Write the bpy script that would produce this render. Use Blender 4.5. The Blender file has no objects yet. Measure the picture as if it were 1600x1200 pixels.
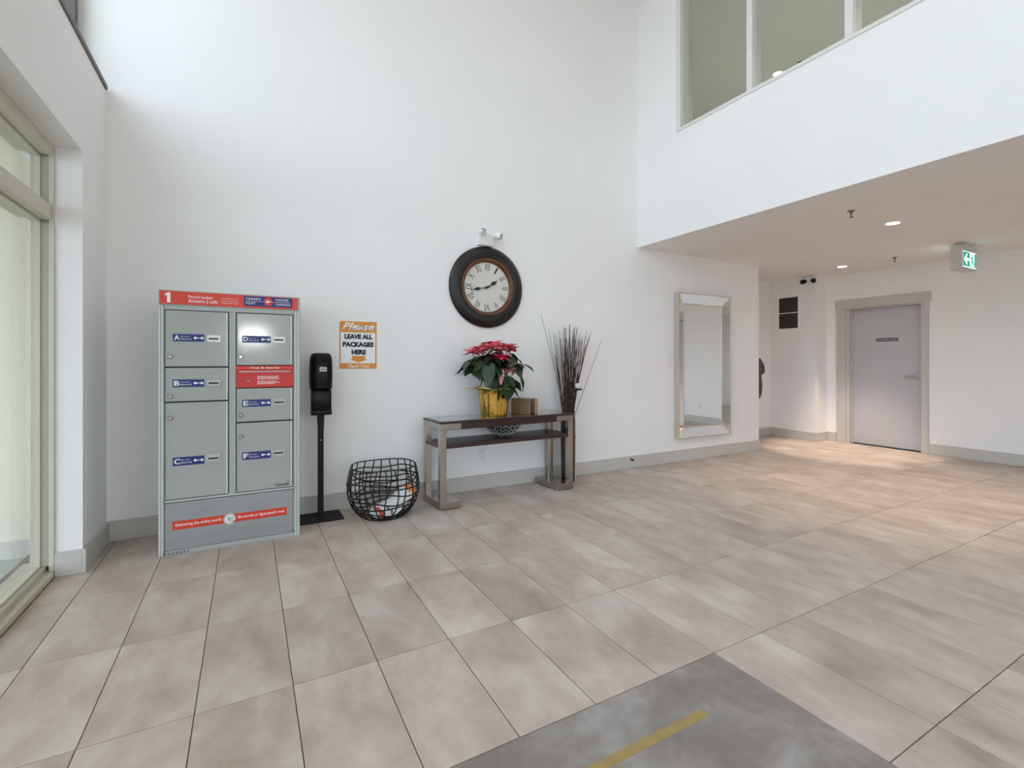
import bpy, bmesh, math, random
from mathutils import Vector, Matrix
R = math.radians
PI = math.pi
random.seed(11)
SC = bpy.context.scene
COL = SC.collection

# ------------------------------------------------------------------ camera
cam_d = bpy.data.cameras.new('camera')
cam = bpy.data.objects.new('camera', cam_d); COL.objects.link(cam)
cam_d.sensor_fit = 'HORIZONTAL'; cam_d.sensor_width = 36.0
cam_d.lens = 749.65 / 1600 * 36.0
cam_d.shift_y = -(600 - 565.35) / 1600
cam_d.clip_start = 0.02
cam.location = (0, 0, 1.2)
cam.rotation_euler = (R(90), 0, -0.5029)
SC.camera = cam

# ------------------------------------------------------------------ world, exposure, large lights
SC.view_settings.view_transform = 'Standard'
SC.view_settings.look = 'None'
SC.view_settings.gamma = 1.0
SC.view_settings.use_curve_mapping = False
SC.view_settings.exposure = 0.0
SC.cycles.max_bounces = 9; SC.cycles.diffuse_bounces = 7; SC.cycles.glossy_bounces = 4; SC.cycles.transparent_max_bounces = 12
SC.cycles.caustics_reflective = False; SC.cycles.caustics_refractive = False
w = bpy.data.worlds.new('overcast_sky'); SC.world = w; w.use_nodes = True
bg = w.node_tree.nodes['Background']
bg.inputs[0].default_value = (0.75, 0.85, 1.0, 1); bg.inputs[1].default_value = 4.2

def area_light(name, loc, sx, sy, power, color, rot=(0, 0, 0), spread=180):
    d = bpy.data.lights.new(name, 'AREA'); d.shape = 'RECTANGLE'; d.size = sx; d.size_y = sy
    d.energy = power; d.color = color; d.spread = R(spread)
    o = bpy.data.objects.new(name, d); COL.objects.link(o); o.location = loc; o.rotation_euler = rot
    return o
NEUTRAL = (1.0, 0.96, 0.92)
for lx, ly in ((0.9, 2.1), (2.7, 2.1), (0.9, -0.6), (2.7, -0.6)):
    area_light('lobby_fill_light', (lx, ly, 5.585), 0.6, 1.2, 4, NEUTRAL)  # unseen fill lights added under the high ceiling to brighten the lobby

# ------------------------------------------------------------------ materials
MATS = {}
def nt(name):
    m = bpy.data.materials.new(name); m.use_nodes = True
    MATS[name] = m
    return m, m.node_tree.nodes, m.node_tree.links, m.node_tree.nodes['Principled BSDF']

def pm(name, c, rough=0.5, metal=0.0, var=0.04, scale=8.0, bump=0.0, bscale=60.0, spec=0.5, coat=0.0, emit=None, es=0.0, stretch=None, rvar=0.0):
    """procedural material: colour varied by noise, optional fine bump"""
    m, N, L, b = nt(name)
    tc = N.new('ShaderNodeTexCoord'); src = tc.outputs['Object']
    if stretch:
        mp = N.new('ShaderNodeMapping'); mp.inputs['Scale'].default_value = stretch
        L.new(src, mp.inputs['Vector']); src = mp.outputs['Vector']
    nz = N.new('ShaderNodeTexNoise'); nz.inputs['Scale'].default_value = scale; nz.inputs['Detail'].default_value = 4
    L.new(src, nz.inputs['Vector'])
    cr = N.new('ShaderNodeValToRGB')
    cr.color_ramp.elements[0].position = 0.3; cr.color_ramp.elements[1].position = 0.7
    cr.color_ramp.elements[0].color = tuple(max(0, x * (1 - var)) for x in c) + (1,)
    cr.color_ramp.elements[1].color = tuple(min(1, x * (1 + var)) for x in c) + (1,)
    L.new(nz.outputs['Fac'], cr.inputs['Fac']); L.new(cr.outputs['Color'], b.inputs['Base Color'])
    b.inputs['Roughness'].default_value = rough; b.inputs['Metallic'].default_value = metal
    b.inputs['Specular IOR Level'].default_value = spec
    b.inputs['Coat Weight'].default_value = coat; b.inputs['Coat Roughness'].default_value = 0.08
    if bump:
        n2 = N.new('ShaderNodeTexNoise'); n2.inputs['Scale'].default_value = bscale
        L.new(src, n2.inputs['Vector'])
        bp = N.new('ShaderNodeBump'); bp.inputs['Strength'].default_value = bump; bp.inputs['Distance'].default_value = 0.002
        L.new(n2.outputs['Fac'], bp.inputs['Height']); L.new(bp.outputs['Normal'], b.inputs['Normal'])
    if emit:
        b.inputs['Emission Color'].default_value = tuple(emit) + (1,); b.inputs['Emission Strength'].default_value = es
    return m

def sr(r, g, b):
    f = lambda v: ((v / 255 + 0.055) / 1.055) ** 2.4 if v > 10 else v / 255 / 12.92
    return (f(r), f(g), f(b))

pm('wall_paint', sr(242, 240, 239), 0.75, var=0.012, scale=1.5, bump=0.06, bscale=240)
pm('ceiling_paint', sr(241, 237, 233), 0.8, var=0.012, scale=1.5)
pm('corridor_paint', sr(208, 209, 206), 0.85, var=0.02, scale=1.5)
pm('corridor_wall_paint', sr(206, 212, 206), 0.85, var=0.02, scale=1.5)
pm('baseboard_paint', sr(198, 194, 188), 0.5, var=0.02, scale=3)
pm('door_paint', sr(192, 191, 195), 0.45, var=0.015, scale=2)
pm('casing_paint', sr(198, 194, 189), 0.5, var=0.02, scale=3)
pm('grout', sr(112, 104, 96), 0.9, var=0.08, scale=40)
pm('window_aluminium', sr(204, 199, 183), 0.4, var=0.02, scale=4)
pm('window_bead', sr(176, 170, 156), 0.45, var=0.02, scale=4)
pm('dark_frame', sr(96, 92, 86), 0.5, var=0.03)
pm('white_frame', sr(226, 224, 218), 0.5, var=0.02)
pm('exterior_concrete', sr(176, 178, 172), 0.9, var=0.06, scale=3)
pm('exterior_render', sr(226, 218, 200), 0.9, var=0.02, scale=2)
pm('locker_paint', sr(168, 174, 170), 0.42, var=0.02, scale=5, spec=0.4)
pm('locker_door', sr(166, 168, 163), 0.11, var=0.02, scale=3, spec=0.5)
pm('locker_edge', sr(196, 205, 200), 0.3, var=0.02, scale=5)
pm('slot_grey', sr(178, 182, 178), 0.3, var=0.02)
pm('locker_gap', sr(45, 48, 48), 0.8, var=0.05)
pm('brushed_panel', sr(154, 156, 157), 0.34, metal=0.25, var=0.06, scale=3, stretch=(1, 1, 6))
pm('red_panel', sr(214, 62, 42), 0.4, var=0.03, scale=4)
pm('red_slot', sr(196, 36, 30), 0.35, var=0.03, scale=4)
pm('blue_plate', sr(28, 38, 112), 0.4, var=0.04, scale=10)
pm('print_white', sr(240, 240, 238), 0.5, var=0.01)
pm('print_black', sr(24, 24, 26), 0.5, var=0.02)
pm('print_grey', sr(120, 120, 124), 0.5, var=0.02)
pm('print_orange', sr(222, 146, 50), 0.45, var=0.03, scale=6)
pm('paper_white', sr(238, 238, 240), 0.35, var=0.01)
pm('chrome', sr(206, 202, 194), 0.13, metal=1.0, var=0.03, scale=4)
pm('steel', sr(176, 172, 166), 0.26, metal=1.0, var=0.05, scale=10)
pm('satin_nickel', sr(182, 175, 168), 0.17, metal=1.0, var=0.04, scale=4)
pm('black_plastic', sr(8, 8, 9), 0.3, var=0.05, spec=0.2)
pm('black_metal', sr(12, 11, 11), 0.5, spec=0.25, var=0.06, scale=20)
pm('black_wire', sr(14, 13, 13), 0.45, var=0.06, scale=30)
pm('espresso_wood', sr(54, 34, 29), 0.3, var=0.22, scale=9, stretch=(1, 9, 9))
pm('smoked_glass', sr(62, 66, 66), 0.06, var=0.03, spec=0.9, coat=1.0)
pm('gold_foil', (0.66, 0.42, 0.09), 0.22, metal=1.0, var=0.12, scale=22, bump=0.9, bscale=46)
pm('gold_foil_inside', (0.85, 0.68, 0.30), 0.3, metal=1.0, var=0.1, scale=22, bump=0.5, bscale=40)
pm('soil', sr(46, 34, 26), 0.95, var=0.3, scale=60)
pm('plant_stem', sr(62, 66, 38), 0.6, var=0.15, scale=40)
for k, c in enumerate(((34, 56, 26), (46, 68, 32), (26, 44, 22))):
    pm('leaf_green_%d' % k, sr(*c), 0.42, var=0.25, scale=14)
for k, c in enumerate(((224, 104, 122), (236, 138, 146), (226, 56, 94), (204, 70, 90), (230, 170, 158))):
    pm('bract_%d' % k, sr(*c), 0.5, var=0.14, scale=18)
pm('cardboard', sr(150, 118, 84), 0.8, var=0.06, scale=12)
pm('cardboard_side', sr(176, 140, 104), 0.8, var=0.06, scale=12)
pm('tape_black', sr(40, 36, 38), 0.3, var=0.1, scale=30)
pm('twig_bark', sr(64, 38, 34), 0.7, var=0.25, scale=30)
pm('vase_brown', sr(50, 34, 27), 0.22, var=0.2, scale=6, spec=0.6)
pm('clock_bronze', sr(27, 20, 18), 0.36, metal=0.1, var=0.35, scale=5)
pm('clock_copper', sr(112, 74, 54), 0.4, metal=0.6, var=0.25, scale=9)
pm('clock_dial', sr(214, 211, 202), 0.6, var=0.03, scale=5)
pm('white_plastic', sr(232, 232, 230), 0.4, var=0.01)
pm('grey_plastic', sr(206, 206, 204), 0.4, var=0.02)
pm('lamp_lens', sr(176, 180, 184), 0.15, metal=0.6, var=0.05)
pm('champagne_frame', sr(206, 200, 182), 0.3, metal=0.6, var=0.04)
pm('mirror_glass', (0.90, 0.92, 0.92), 0.015, metal=1.0, var=0.005, scale=2)
pm('vent_dark', sr(34, 28, 26), 0.7, var=0.1)
pm('vent_slat', sr(88, 78, 72), 0.6, var=0.06)
pm('exit_green', sr(16, 140, 116), 0.4, var=0.02, emit=sr(16, 150, 120), es=0.9)
pm('exit_white', sr(235, 250, 245), 0.4, var=0.01, emit=(0.8, 1.0, 0.95), es=1.3)
pm('lamp_glow', (1, 1, 1), 0.4, var=0.0, emit=(1.0, 0.86, 0.66), es=22)
pm('glare_lamp_glow', (1, 1, 1), 0.4, var=0.0, emit=(0.95, 0.97, 1.0), es=62)
pm('sprinkler_metal', sr(120, 108, 100), 0.35, metal=0.8, var=0.05)
pm('sign_dark', sr(58, 58, 66), 0.4, var=0.03)
pm('coat_cloth', sr(92, 88, 85), 0.95, var=0.35, scale=14, bump=0.6, bscale=30)
pm('bag_plastic', sr(232, 231, 230), 0.32, var=0.04, scale=9)
pm('bag_orange', sr(232, 132, 48), 0.35, var=0.08, scale=12)
pm('bag_red', sr(206, 62, 40), 0.35, var=0.08, scale=12)
pm('brass_inlay', sr(166, 142, 88), 0.5, metal=0.0, var=0.1, scale=20)
pm('bowl_black', sr(22, 21, 22), 0.35, var=0.1)
pm('bowl_silver', sr(206, 206, 204), 0.3, metal=0.2, var=0.05)
pm('rubber', sr(60, 52, 46), 0.8, var=0.05)

def glass(name, tint, base_refl=0.04):
    m, N, L, b = nt(name)
    N.remove(b)
    out = N['Material Output']
    tr = N.new('ShaderNodeBsdfTransparent'); tr.inputs[0].default_value = tint + (1,)
    gl = N.new('ShaderNodeBsdfGlossy'); gl.inputs['Roughness'].default_value = 0.01
    lw = N.new('ShaderNodeLayerWeight'); lw.inputs['Blend'].default_value = 0.5
    pw = N.new('ShaderNodeMath'); pw.operation = 'POWER'; pw.inputs[1].default_value = 5.0
    ma = N.new('ShaderNodeMath'); ma.operation = 'MULTIPLY_ADD'; ma.inputs[1].default_value = 0.9; ma.inputs[2].default_value = base_refl
    mx = N.new('ShaderNodeMixShader')
    L.new(lw.outputs['Facing'], pw.inputs[0]); L.new(pw.outputs[0], ma.inputs[0])
    L.new(ma.outputs[0], mx.inputs[0]); L.new(tr.outputs[0], mx.inputs[1]); L.new(gl.outputs[0], mx.inputs[2])
    L.new(mx.outputs[0], out.inputs['Surface'])
    return m
glass('window_glass', (0.965, 0.985, 0.97))
glass('corridor_glass', (0.955, 0.97, 0.95))

def tile_mat(name, lo, mid, hi, rough, streak=True):
    m, N, L, b = nt(name)
    tc = N.new('ShaderNodeTexCoord'); oi = N.new('ShaderNodeObjectInfo')
    mul = N.new('ShaderNodeVectorMath'); mul.operation = 'MULTIPLY'; mul.inputs[1].default_value = (37, 61, 13)
    cmb = N.new('ShaderNodeCombineXYZ')
    for k in range(3): L.new(oi.outputs['Random'], cmb.inputs[k])
    L.new(cmb.outputs[0], mul.inputs[0])
    add = N.new('ShaderNodeVectorMath'); add.operation = 'ADD'
    L.new(tc.outputs['Object'], add.inputs[0]); L.new(mul.outputs[0], add.inputs[1])
    mp = N.new('ShaderNodeMapping'); mp.inputs['Scale'].default_value = (4.6, 2.5, 1) if streak else (4, 4, 1)
    L.new(add.outputs[0], mp.inputs['Vector'])
    n1 = N.new('ShaderNodeTexNoise'); n1.inputs['Scale'].default_value = 1.0; n1.inputs['Detail'].default_value = 7; n1.inputs['Roughness'].default_value = 0.62
    n1.inputs['Distortion'].default_value = 0.25
    L.new(mp.outputs[0], n1.inputs['Vector'])
    cr = N.new('ShaderNodeValToRGB'); E = cr.color_ramp.elements
    E[0].position = 0.30; E[0].color = lo + (1,); E[1].position = 0.72; E[1].color = hi + (1,)
    e = E.new(0.5); e.color = mid + (1,)
    L.new(n1.outputs['Fac'], cr.inputs['Fac'])
    hsv = N.new('ShaderNodeHueSaturation')
    mr = N.new('ShaderNodeMapRange'); mr.inputs['To Min'].default_value = 0.93; mr.inputs['To Max'].default_value = 1.06
    L.new(oi.outputs['Random'], mr.inputs['Value']); L.new(mr.outputs[0], hsv.inputs['Value'])
    L.new(cr.outputs['Color'], hsv.inputs['Color']); L.new(hsv.outputs['Color'], b.inputs['Base Color'])
    r2 = N.new('ShaderNodeMapRange'); r2.inputs['To Min'].default_value = rough - 0.06; r2.inputs['To Max'].default_value = rough + 0.08
    L.new(n1.outputs['Fac'], r2.inputs['Value']); L.new(r2.outputs[0], b.inputs['Roughness'])
    b.inputs['Specular IOR Level'].default_value = 0.4
    return m
tile_mat('floor_tile', sr(168, 151, 138), sr(192, 177, 165), sr(213, 203, 195), 0.42)
tile_mat('slate_tile', sr(126, 117, 113), sr(144, 135, 131), sr(174, 169, 165), 0.45, False)

# ------------------------------------------------------------------ mesh helpers
class MB:
    def __init__(s):
        s.bm = bmesh.new()
    def box(s, x0, x1, y0, y1, z0, z1, bev=0.0, seg=1):
        v = [s.bm.verts.new(p) for p in ((x0, y0, z0), (x1, y0, z0), (x1, y1, z0), (x0, y1, z0), (x0, y0, z1), (x1, y0, z1), (x1, y1, z1), (x0, y1, z1))]
        fs = [s.bm.faces.new([v[i] for i in f]) for f in ((0, 3, 2, 1), (4, 5, 6, 7), (0, 1, 5, 4), (1, 2, 6, 5), (2, 3, 7, 6), (3, 0, 4, 7))]
        if bev:
            es = list({e for f in fs for e in f.edges})
            bmesh.ops.bevel(s.bm, geom=es, offset=bev, segments=seg, affect='EDGES', profile=0.5)
        return s
    def prism(s, pts, y0, y1):
        """polygon in the xz plane (counter-clockwise seen from -y) from y0 (front) to y1"""
        a = [s.bm.verts.new((x, y0, z)) for x, z in pts]; b = [s.bm.verts.new((x, y1, z)) for x, z in pts]
        s.bm.faces.new(a); s.bm.faces.new(b[::-1])
        n = len(pts)
        for i in range(n): s.bm.faces.new((a[i], b[i], b[(i + 1) % n], a[(i + 1) % n]))
        return s
    def tube(s, pts, r, seg=6, closed=False, cap=True):
        pts = [Vector(p) for p in pts]; n = len(pts); rings = []
        rr = r if isinstance(r, (list, tuple)) else [r] * n
        up = None
        for i in range(n):
            if closed: t = pts[(i + 1) % n] - pts[i - 1]
            else: t = pts[min(i + 1, n - 1)] - pts[max(i - 1, 0)]
            t.normalize()
            if up is None or abs(up.dot(t)) > 0.98:
                up = Vector((0, 0, 1)) if abs(t.z) < 0.9 else Vector((1, 0, 0))
            u = (up - t * up.dot(t)).normalized(); up = u; v = t.cross(u)
            rings.append([s.bm.verts.new(pts[i] + rr[i] * (math.cos(2 * PI * k / seg) * u + math.sin(2 * PI * k / seg) * v)) for k in range(seg)])
        for i in range(n if closed else n - 1):
            a, b = rings[i], rings[(i + 1) % n]
            for k in range(seg): s.bm.faces.new((a[k], a[(k + 1) % seg], b[(k + 1) % seg], b[k]))
        if cap and not closed:
            s.bm.faces.new(rings[0][::-1]); s.bm.faces.new(rings[-1])
        return s
    def lathe(s, prof, c=(0, 0, 0), seg=32, axis='Z', close=False):
        rings = []
        for r, h in prof:
            if r < 1e-6:
                pts = [(0, 0, h)]
            else:
                pts = [(r * math.cos(2 * PI * k / seg), r * math.sin(2 * PI * k / seg), h) for k in range(seg)]
            if axis == 'Y': pts = [(x, -z, y) for x, y, z in pts]
            elif axis == 'X': pts = [(z, x, y) for x, y, z in pts]
            rings.append([s.bm.verts.new((p[0] + c[0], p[1] + c[1], p[2] + c[2])) for p in pts])
        m = len(rings)
        for i in range(m if close else m - 1):
            a, b = rings[i], rings[(i + 1) % m]
            for k in range(seg):
                k2 = (k + 1) % seg
                if len(a) == 1 and len(b) == 1: continue
                if len(a) == 1: s.bm.faces.new((a[0], b[k2], b[k]))
                elif len(b) == 1: s.bm.faces.new((a[k], a[k2], b[0]))
                else: s.bm.faces.new((a[k], a[k2], b[k2], b[k]))
        return s
    def quad(s, *p):
        s.bm.faces.new([s.bm.verts.new(q) for q in p]); return s
    def build(s, name, mat, parent=None, smooth=False, loc=None, fix=True):
        if fix: bmesh.ops.recalc_face_normals(s.bm, faces=s.bm.faces)
        me = bpy.data.meshes.new(name); s.bm.to_mesh(me); s.bm.free()
        me.materials.append(MATS[mat])
        if smooth:
            for p in me.polygons: p.use_smooth = True
            me.set_sharp_from_angle(angle=R(40))
        o = bpy.data.objects.new(name, me); COL.objects.link(o)
        if parent: o.parent = parent
        if loc: o.location = loc
        return o

def tag(o, label=None, cat=None, group=None, kind=None):
    if label: o['label'] = label
    if cat: o['category'] = cat
    if group: o['group'] = group
    if kind: o['kind'] = kind
    return o
def thing(name, loc, label, cat, rz=0.0, group=None):
    o = bpy.data.objects.new(name, None); COL.objects.link(o); o.empty_display_size = 0.1
    o.location = loc; o.rotation_euler = (0, 0, rz)
    return tag(o, label, cat, group)
def struct(name, mb, mat, parent=None):
    o = mb.build(name, mat, parent)
    if parent is None: o['kind'] = 'structure'
    return o
def copy_tree(o, parent=None):
    c = o.copy(); COL.objects.link(c)
    if parent: c.parent = parent
    for ch in o.children: copy_tree(ch, c)
    return c

def text(name, body, box, y, mat, parent, bold=0.0, shear=0.0, depth=0.0012, spacing=1.0, fit=True):
    """lettering standing in the xz plane facing -y; box = (x0, x1, z0, z1)"""
    cu = bpy.data.curves.new(name, 'FONT'); cu.body = body; cu.size = 1.0; cu.offset = bold; cu.shear = shear
    cu.extrude = 0.0; cu.space_character = spacing; cu.resolution_u = 2
    to = bpy.data.objects.new(name, cu); COL.objects.link(to)
    dg = bpy.context.evaluated_depsgraph_get()
    me = bpy.data.meshes.new_from_object(to.evaluated_get(dg))
    bpy.data.objects.remove(to); bpy.data.curves.remove(cu)
    xs = [v.co.x for v in me.vertices]; ys = [v.co.y for v in me.vertices]
    ax, bx_, ay, by = min(xs), max(xs), min(ys), max(ys)
    x0, x1, z0, z1 = box
    sx = (x1 - x0) / (bx_ - ax); sz = (z1 - z0) / (by - ay)
    if not fit: sx = sz = min(sx, sz)
    ox = x0 + ((x1 - x0) - sx * (bx_ - ax)) / 2; oz = z0 + ((z1 - z0) - sz * (by - ay)) / 2
    for v in me.vertices:
        v.co = Vector((ox + (v.co.x - ax) * sx, y, oz + (v.co.y - ay) * sz))
    b = bmesh.new(); b.from_mesh(me)
    bmesh.ops.remove_doubles(b, verts=b.verts, dist=1e-6)
    bmesh.ops.recalc_face_normals(b, faces=b.faces)
    for f in b.faces:
        if f.normal.y > 0: f.normal_flip()
    if depth:
        r = bmesh.ops.extrude_face_region(b, geom=list(b.faces))
        for v in [g for g in r['geom'] if isinstance(g, bmesh.types.BMVert)]: v.co.y -= depth
        bmesh.ops.recalc_face_normals(b, faces=b.faces)
    b.to_mesh(me); b.free()
    me.materials.clear(); me.materials.append(MATS[mat])
    o = bpy.data.objects.new(name, me); COL.objects.link(o)
    if parent: o.parent = parent
    return o

# ------------------------------------------------------------------ constants of the place
WY = 4.11            # back wall
XL = -0.827          # inner face of left wall
XR = 7.78            # right wall
XS = 3.886           # bulkhead face
ZS = 2.50            # low ceiling
ZH = 5.60            # high ceiling
YF = -3.5            # front wall behind the camera
BBH = 0.135

# ------------------------------------------------------------------ floor with tiles
floor = struct('floor', MB().box(-1.2, XR + 0.3, YF - 0.2, 7.2, -0.15, -0.0045), 'grout')
TW, TL, TX, TY = 0.3074, 0.6183, -0.775, 0.7136
JO = 0.0018
full_tile = None
def tile_mesh(w_, l_, name):
    bm = MB().box(-w_ / 2, w_ / 2, -l_ / 2, l_ / 2, -0.01, 0.0, 0.0009)
    return bm
rest = MB()
n_tiles = 0
for j in range(-7, 7):
    for i in range(-1, 28):
        x0, x1 = TX + i * TW + JO, TX + (i + 1) * TW - JO
        y0, y1 = TY + j * TL + JO, TY + (j + 1) * TL - JO
        if 3 <= i < 8 and -1 <= j < 1: continue
        x0 = max(x0, -0.943); x1 = min(x1, XR); y0 = max(y0, YF)
        lim = WY if (x0 + x1) / 2 < 6.0 else 4.84
        if x0 > 7.45 and y0 > 4.1: continue
        y1 = min(y1, lim)
        if x1 - x0 < 0.02 or y1 - y0 < 0.02: continue
        if j < -1:
            rest.box(x0, x1, y0, y1, -0.01, 0.0); continue
        w_, l_ = x1 - x0, y1 - y0
        if abs(w_ - (TW - 2 * JO)) < 1e-4 and abs(l_ - (TL - 2 * JO)) < 1e-4:
            if full_tile is None:
                t = tile_mesh(w_, l_, 'tile').build('tile', 'floor_tile', floor); full_tile = t
            else:
                t = full_tile.copy(); COL.objects.link(t); t.parent = floor
        else:
            t = tile_mesh(w_, l_, 'tile').build('tile', 'floor_tile', floor)
        t.location = ((x0 + x1) / 2, (y0 + y1) / 2, 0)
        n_tiles += 1
tag(rest.build('tile_field', 'floor_tile', floor), 'beige floor tiles behind the camera', kind='stuff')
ix0, ix1, iy0, iy1 = TX + 3 * TW + JO, TX + 8 * TW - JO, TY - TL + JO, TY + TL - JO
inl = MB().box(ix0, ix1, iy0, iy1, -0.01, 0.0, 0.0009).build('slate_inlay', 'slate_tile', floor)
inl['label'] = 'dark grey slate tile set into the beige floor'
stp = MB().box(0.457, 1.373, 1.104, 1.138, -0.001, 0.0008).build('inlay_strip', 'brass_inlay', inl)
stp['label'] = 'brass coloured strip let into the slate tile'

# ------------------------------------------------------------------ walls
wb = MB().box(-1.06, 6.1, WY, WY + 0.15, 0, ZS)
wb.box(-1.15, 4.78, WY, WY + 0.15, ZS, ZH)
struct('wall_back', wb, 'wall_paint')
wl = MB().box(-0.945, XL, 3.58, WY, 0, 2.40).box(-1.06, -0.945, 3.69, WY, 0, 2.40)
wl.box(-1.15, XL, YF, WY, 2.40, 3.0)
wl.box(-1.15, XL, YF, WY, 5.1, ZH)
wl.box(-1.15, XL, YF, -3.0, 0, 2.40)
wl.box(-1.15, XL, YF, -3.0, 3.0, 5.1)
struct('wall_left', wl, 'wall_paint')
D0, D1 = 2.939, 3.85       # door opening
wr = MB().box(XR, XR + 0.22, YF, D0, 0, ZS)
wr.box(XR, XR + 0.22, D1, 4.12, 0, ZS)
wr.box(XR, XR + 0.22, D0, D1, 1.985, ZS)
wr.box(XR + 0.12, XR + 0.22, D0, D1, 0, 1.985)
wr.box(7.48, XR + 0.22, 4.12, 4.99, 0, ZS)
struct('wall_right', wr, 'wall_paint')
struct('wall_alcove', MB().box(5.2, 7.48, 4.84, 4.99, 0, ZS).box(5.05, 5.2, WY + 0.15, 4.99, 0, ZS), 'wall_paint')
wf = MB().box(-1.15, 1.2, YF - 0.15, YF, 0, ZH)
wf.box(1.2, XS, YF - 0.15, YF, 2.4, ZH).box(XS, XR + 0.22, YF - 0.15, YF, 2.4, ZS)
wf.box(4.3, XR + 0.22, YF - 0.15, YF, 0, 2.4)
struct('wall_front', wf, 'wall_paint')
# bulkhead over the low ceiling, with the opening of the upper window
UY0, UY1, UZ0, UZ1 = -2.2, 3.53, 3.57, 5.1
bk = MB().box(XS, XS + 0.14, YF, WY, ZS + 0.001, UZ0)
bk.box(XS, XS + 0.14, YF, WY, UZ1, ZH)
bk.box(XS, XS + 0.14, UY1, WY, UZ0, UZ1).box(XS, XS + 0.14, YF, UY0, UZ0, UZ1)
struct('wall_bulkhead', bk, 'wall_paint')
struct('ceiling', MB().box(XS + 0.0005, XR + 0.22, YF, WY, ZS, ZS + 0.2).box(6.1, XR + 0.22, WY, 4.99, ZS, ZS + 0.2).box(5.05, 6.1, WY + 0.15, 4.99, ZS, ZS + 0.2).box(4.78, XR + 0.22, 4.99, 7.2, ZS, ZS + 0.2), 'ceiling_paint')
struct('ceiling_high', MB().box(-1.15, XS, YF - 0.15, WY + 0.15, ZH, ZH + 0.15), 'ceiling_paint')
# upper corridor behind the interior window
struct('ceiling_corridor', MB().box(XS + 0.14, 9.0, YF, 7.2, UZ1, UZ1 + 0.15), 'corridor_paint')
struct('wall_corridor', MB().box(XS + 0.14, 4.78, WY - 0.02, WY, ZS + 0.2, UZ1).box(4.78, 4.9, WY + 0.15, 7.05, ZS + 0.2, UZ1).box(8.9, 9.0, YF, 7.05, ZS + 0.2, UZ1)
       .box(4.78, 9.0, 7.05, 7.2, ZS + 0.2, UZ1).box(XS + 0.14, 8.9, YF - 0.15, YF, ZS + 0.2, UZ1).box(XR + 0.22, 8.9, YF, 7.05, ZS + 0.1, ZS + 0.2), 'corridor_wall_paint')

# baseboards
struct('baseboard_back', MB().box(XL, 6.1, WY - 0.018, WY, 0, BBH, 0.002), 'baseboard_paint')
struct('baseboard_left', MB().box(XL, XL + 0.018, 3.562, WY - 0.018, 0, BBH, 0.002).box(-0.943, XL, 3.562, 3.58, 0, BBH, 0.002), 'baseboard_paint')
struct('baseboard_right', MB().box(XR - 0.018, XR, YF, 2.858, 0, BBH, 0.002).box(XR - 0.018, XR, 3.984, 4.102, 0, BBH, 0.002), 'baseboard_paint')
struct('baseboard_alcove', MB().box(7.462, 7.48, 4.102, 4.84, 0, BBH, 0.002).box(7.48, XR, 4.102, 4.12, 0, BBH, 0.002).box(5.2, 7.462, 4.822, 4.84, 0, BBH, 0.002), 'baseboard_paint')

# ------------------------------------------------------------------ left window wall
win = struct('window_1', MB().box(-1.11, -0.985, -3.0, 3.69, 0.034, 0.062, 0.003).box(-1.11, -0.9455, -3.0, 3.69, 0.0, 0.034, 0.003), 'window_aluminium')
for y0, y1, c0, c1 in ((3.578, 3.69, 3.566, 3.69), (1.405, 1.495, 1.42, 1.48), (-0.795, -0.705, -0.78, -0.72), (-3.0, -2.91, -3.0, -2.90)):
    MB().box(-1.048, -0.968, y0, y1, 0.062, 2.40, 0.002).build('mullion', 'window_bead', win)
    MB().box(-0.968, -0.9455, c0, c1, 0.034, 2.40, 0.002).build('mullion_cap', 'window_aluminium', win)
MB().box(-1.10, -0.955, -3.0, 3.566, 1.985, 2.068, 0.003).build('transom', 'window_aluminium', win)
MB().box(-1.10, -0.9455, -3.0, 3.566, 2.345, 2.40, 0.003).build('head_rail', 'window_aluminium', win)
for ya, yb in ((1.495, 3.578), (-0.705, 1.405), (-2.91, -0.795)):
    for za, zb in ((0.062, 1.985), (2.068, 2.345)):
        MB().box(-1.034, -1.028, ya, yb, za, zb).build('pane', 'window_glass', win)
        f = MB()
        f.box(-1.046, -1.004, yb - 0.008, yb, za, zb, 0.002).box(-1.046, -1.004, ya, ya + 0.008, za, zb, 0.002)
        f.box(-1.046, -1.004, ya, yb, za, za + 0.012, 0.002).box(-1.046, -1.004, ya, yb, zb - 0.012, zb, 0.002)
        f.build('glazing_bead', 'window_aluminium', win)
# clerestory
w2 = struct('window_2', MB().box(-1.10, XL + 0.012, -3.0, 4.08, 3.0, 3.03, 0.003), 'dark_frame')
for y in (4.06, 1.72, -0.62, -2.97):
    MB().box(-1.06, -0.97, y - 0.03, y + 0.03, 3.03, 5.1).build('mullion', 'dark_frame', w2)
MB().box(-1.06, -0.97, -3.0, 4.09, 5.05, 5.1).build('head_rail', 'dark_frame', w2)
for ya, yb in ((1.75, 4.03), (-0.59, 1.69), (-2.94, -0.65)):
    MB().box(-1.02, -1.012, ya, yb, 3.03, 5.05).build('pane', 'window_glass', w2)
# covered entrance outside the left window
struct('ground_outside', MB().box(-40, -1.2, -40, 40, -0.2, -0.02).box(-1.2, 40, -40, YF - 0.2, -0.2, -0.02), 'exterior_concrete')
struct('wall_porch', MB().box(-3.6, -1.06, WY, WY + 0.2, -0.02, 2.395), 'exterior_render')
struct('baseboard_porch', MB().box(-3.6, -1.06, WY - 0.02, WY, -0.02, 0.085), 'baseboard_paint')  # wall and baseboard partly stand in for the back wall's reflection in the glass
struct('ceiling_porch', MB().box(-3.6, -1.15, -4.0, WY + 0.2, 2.7, 2.9).box(-3.6, -1.15, WY, WY + 0.2, 2.395, 2.7), 'exterior_render')

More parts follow.
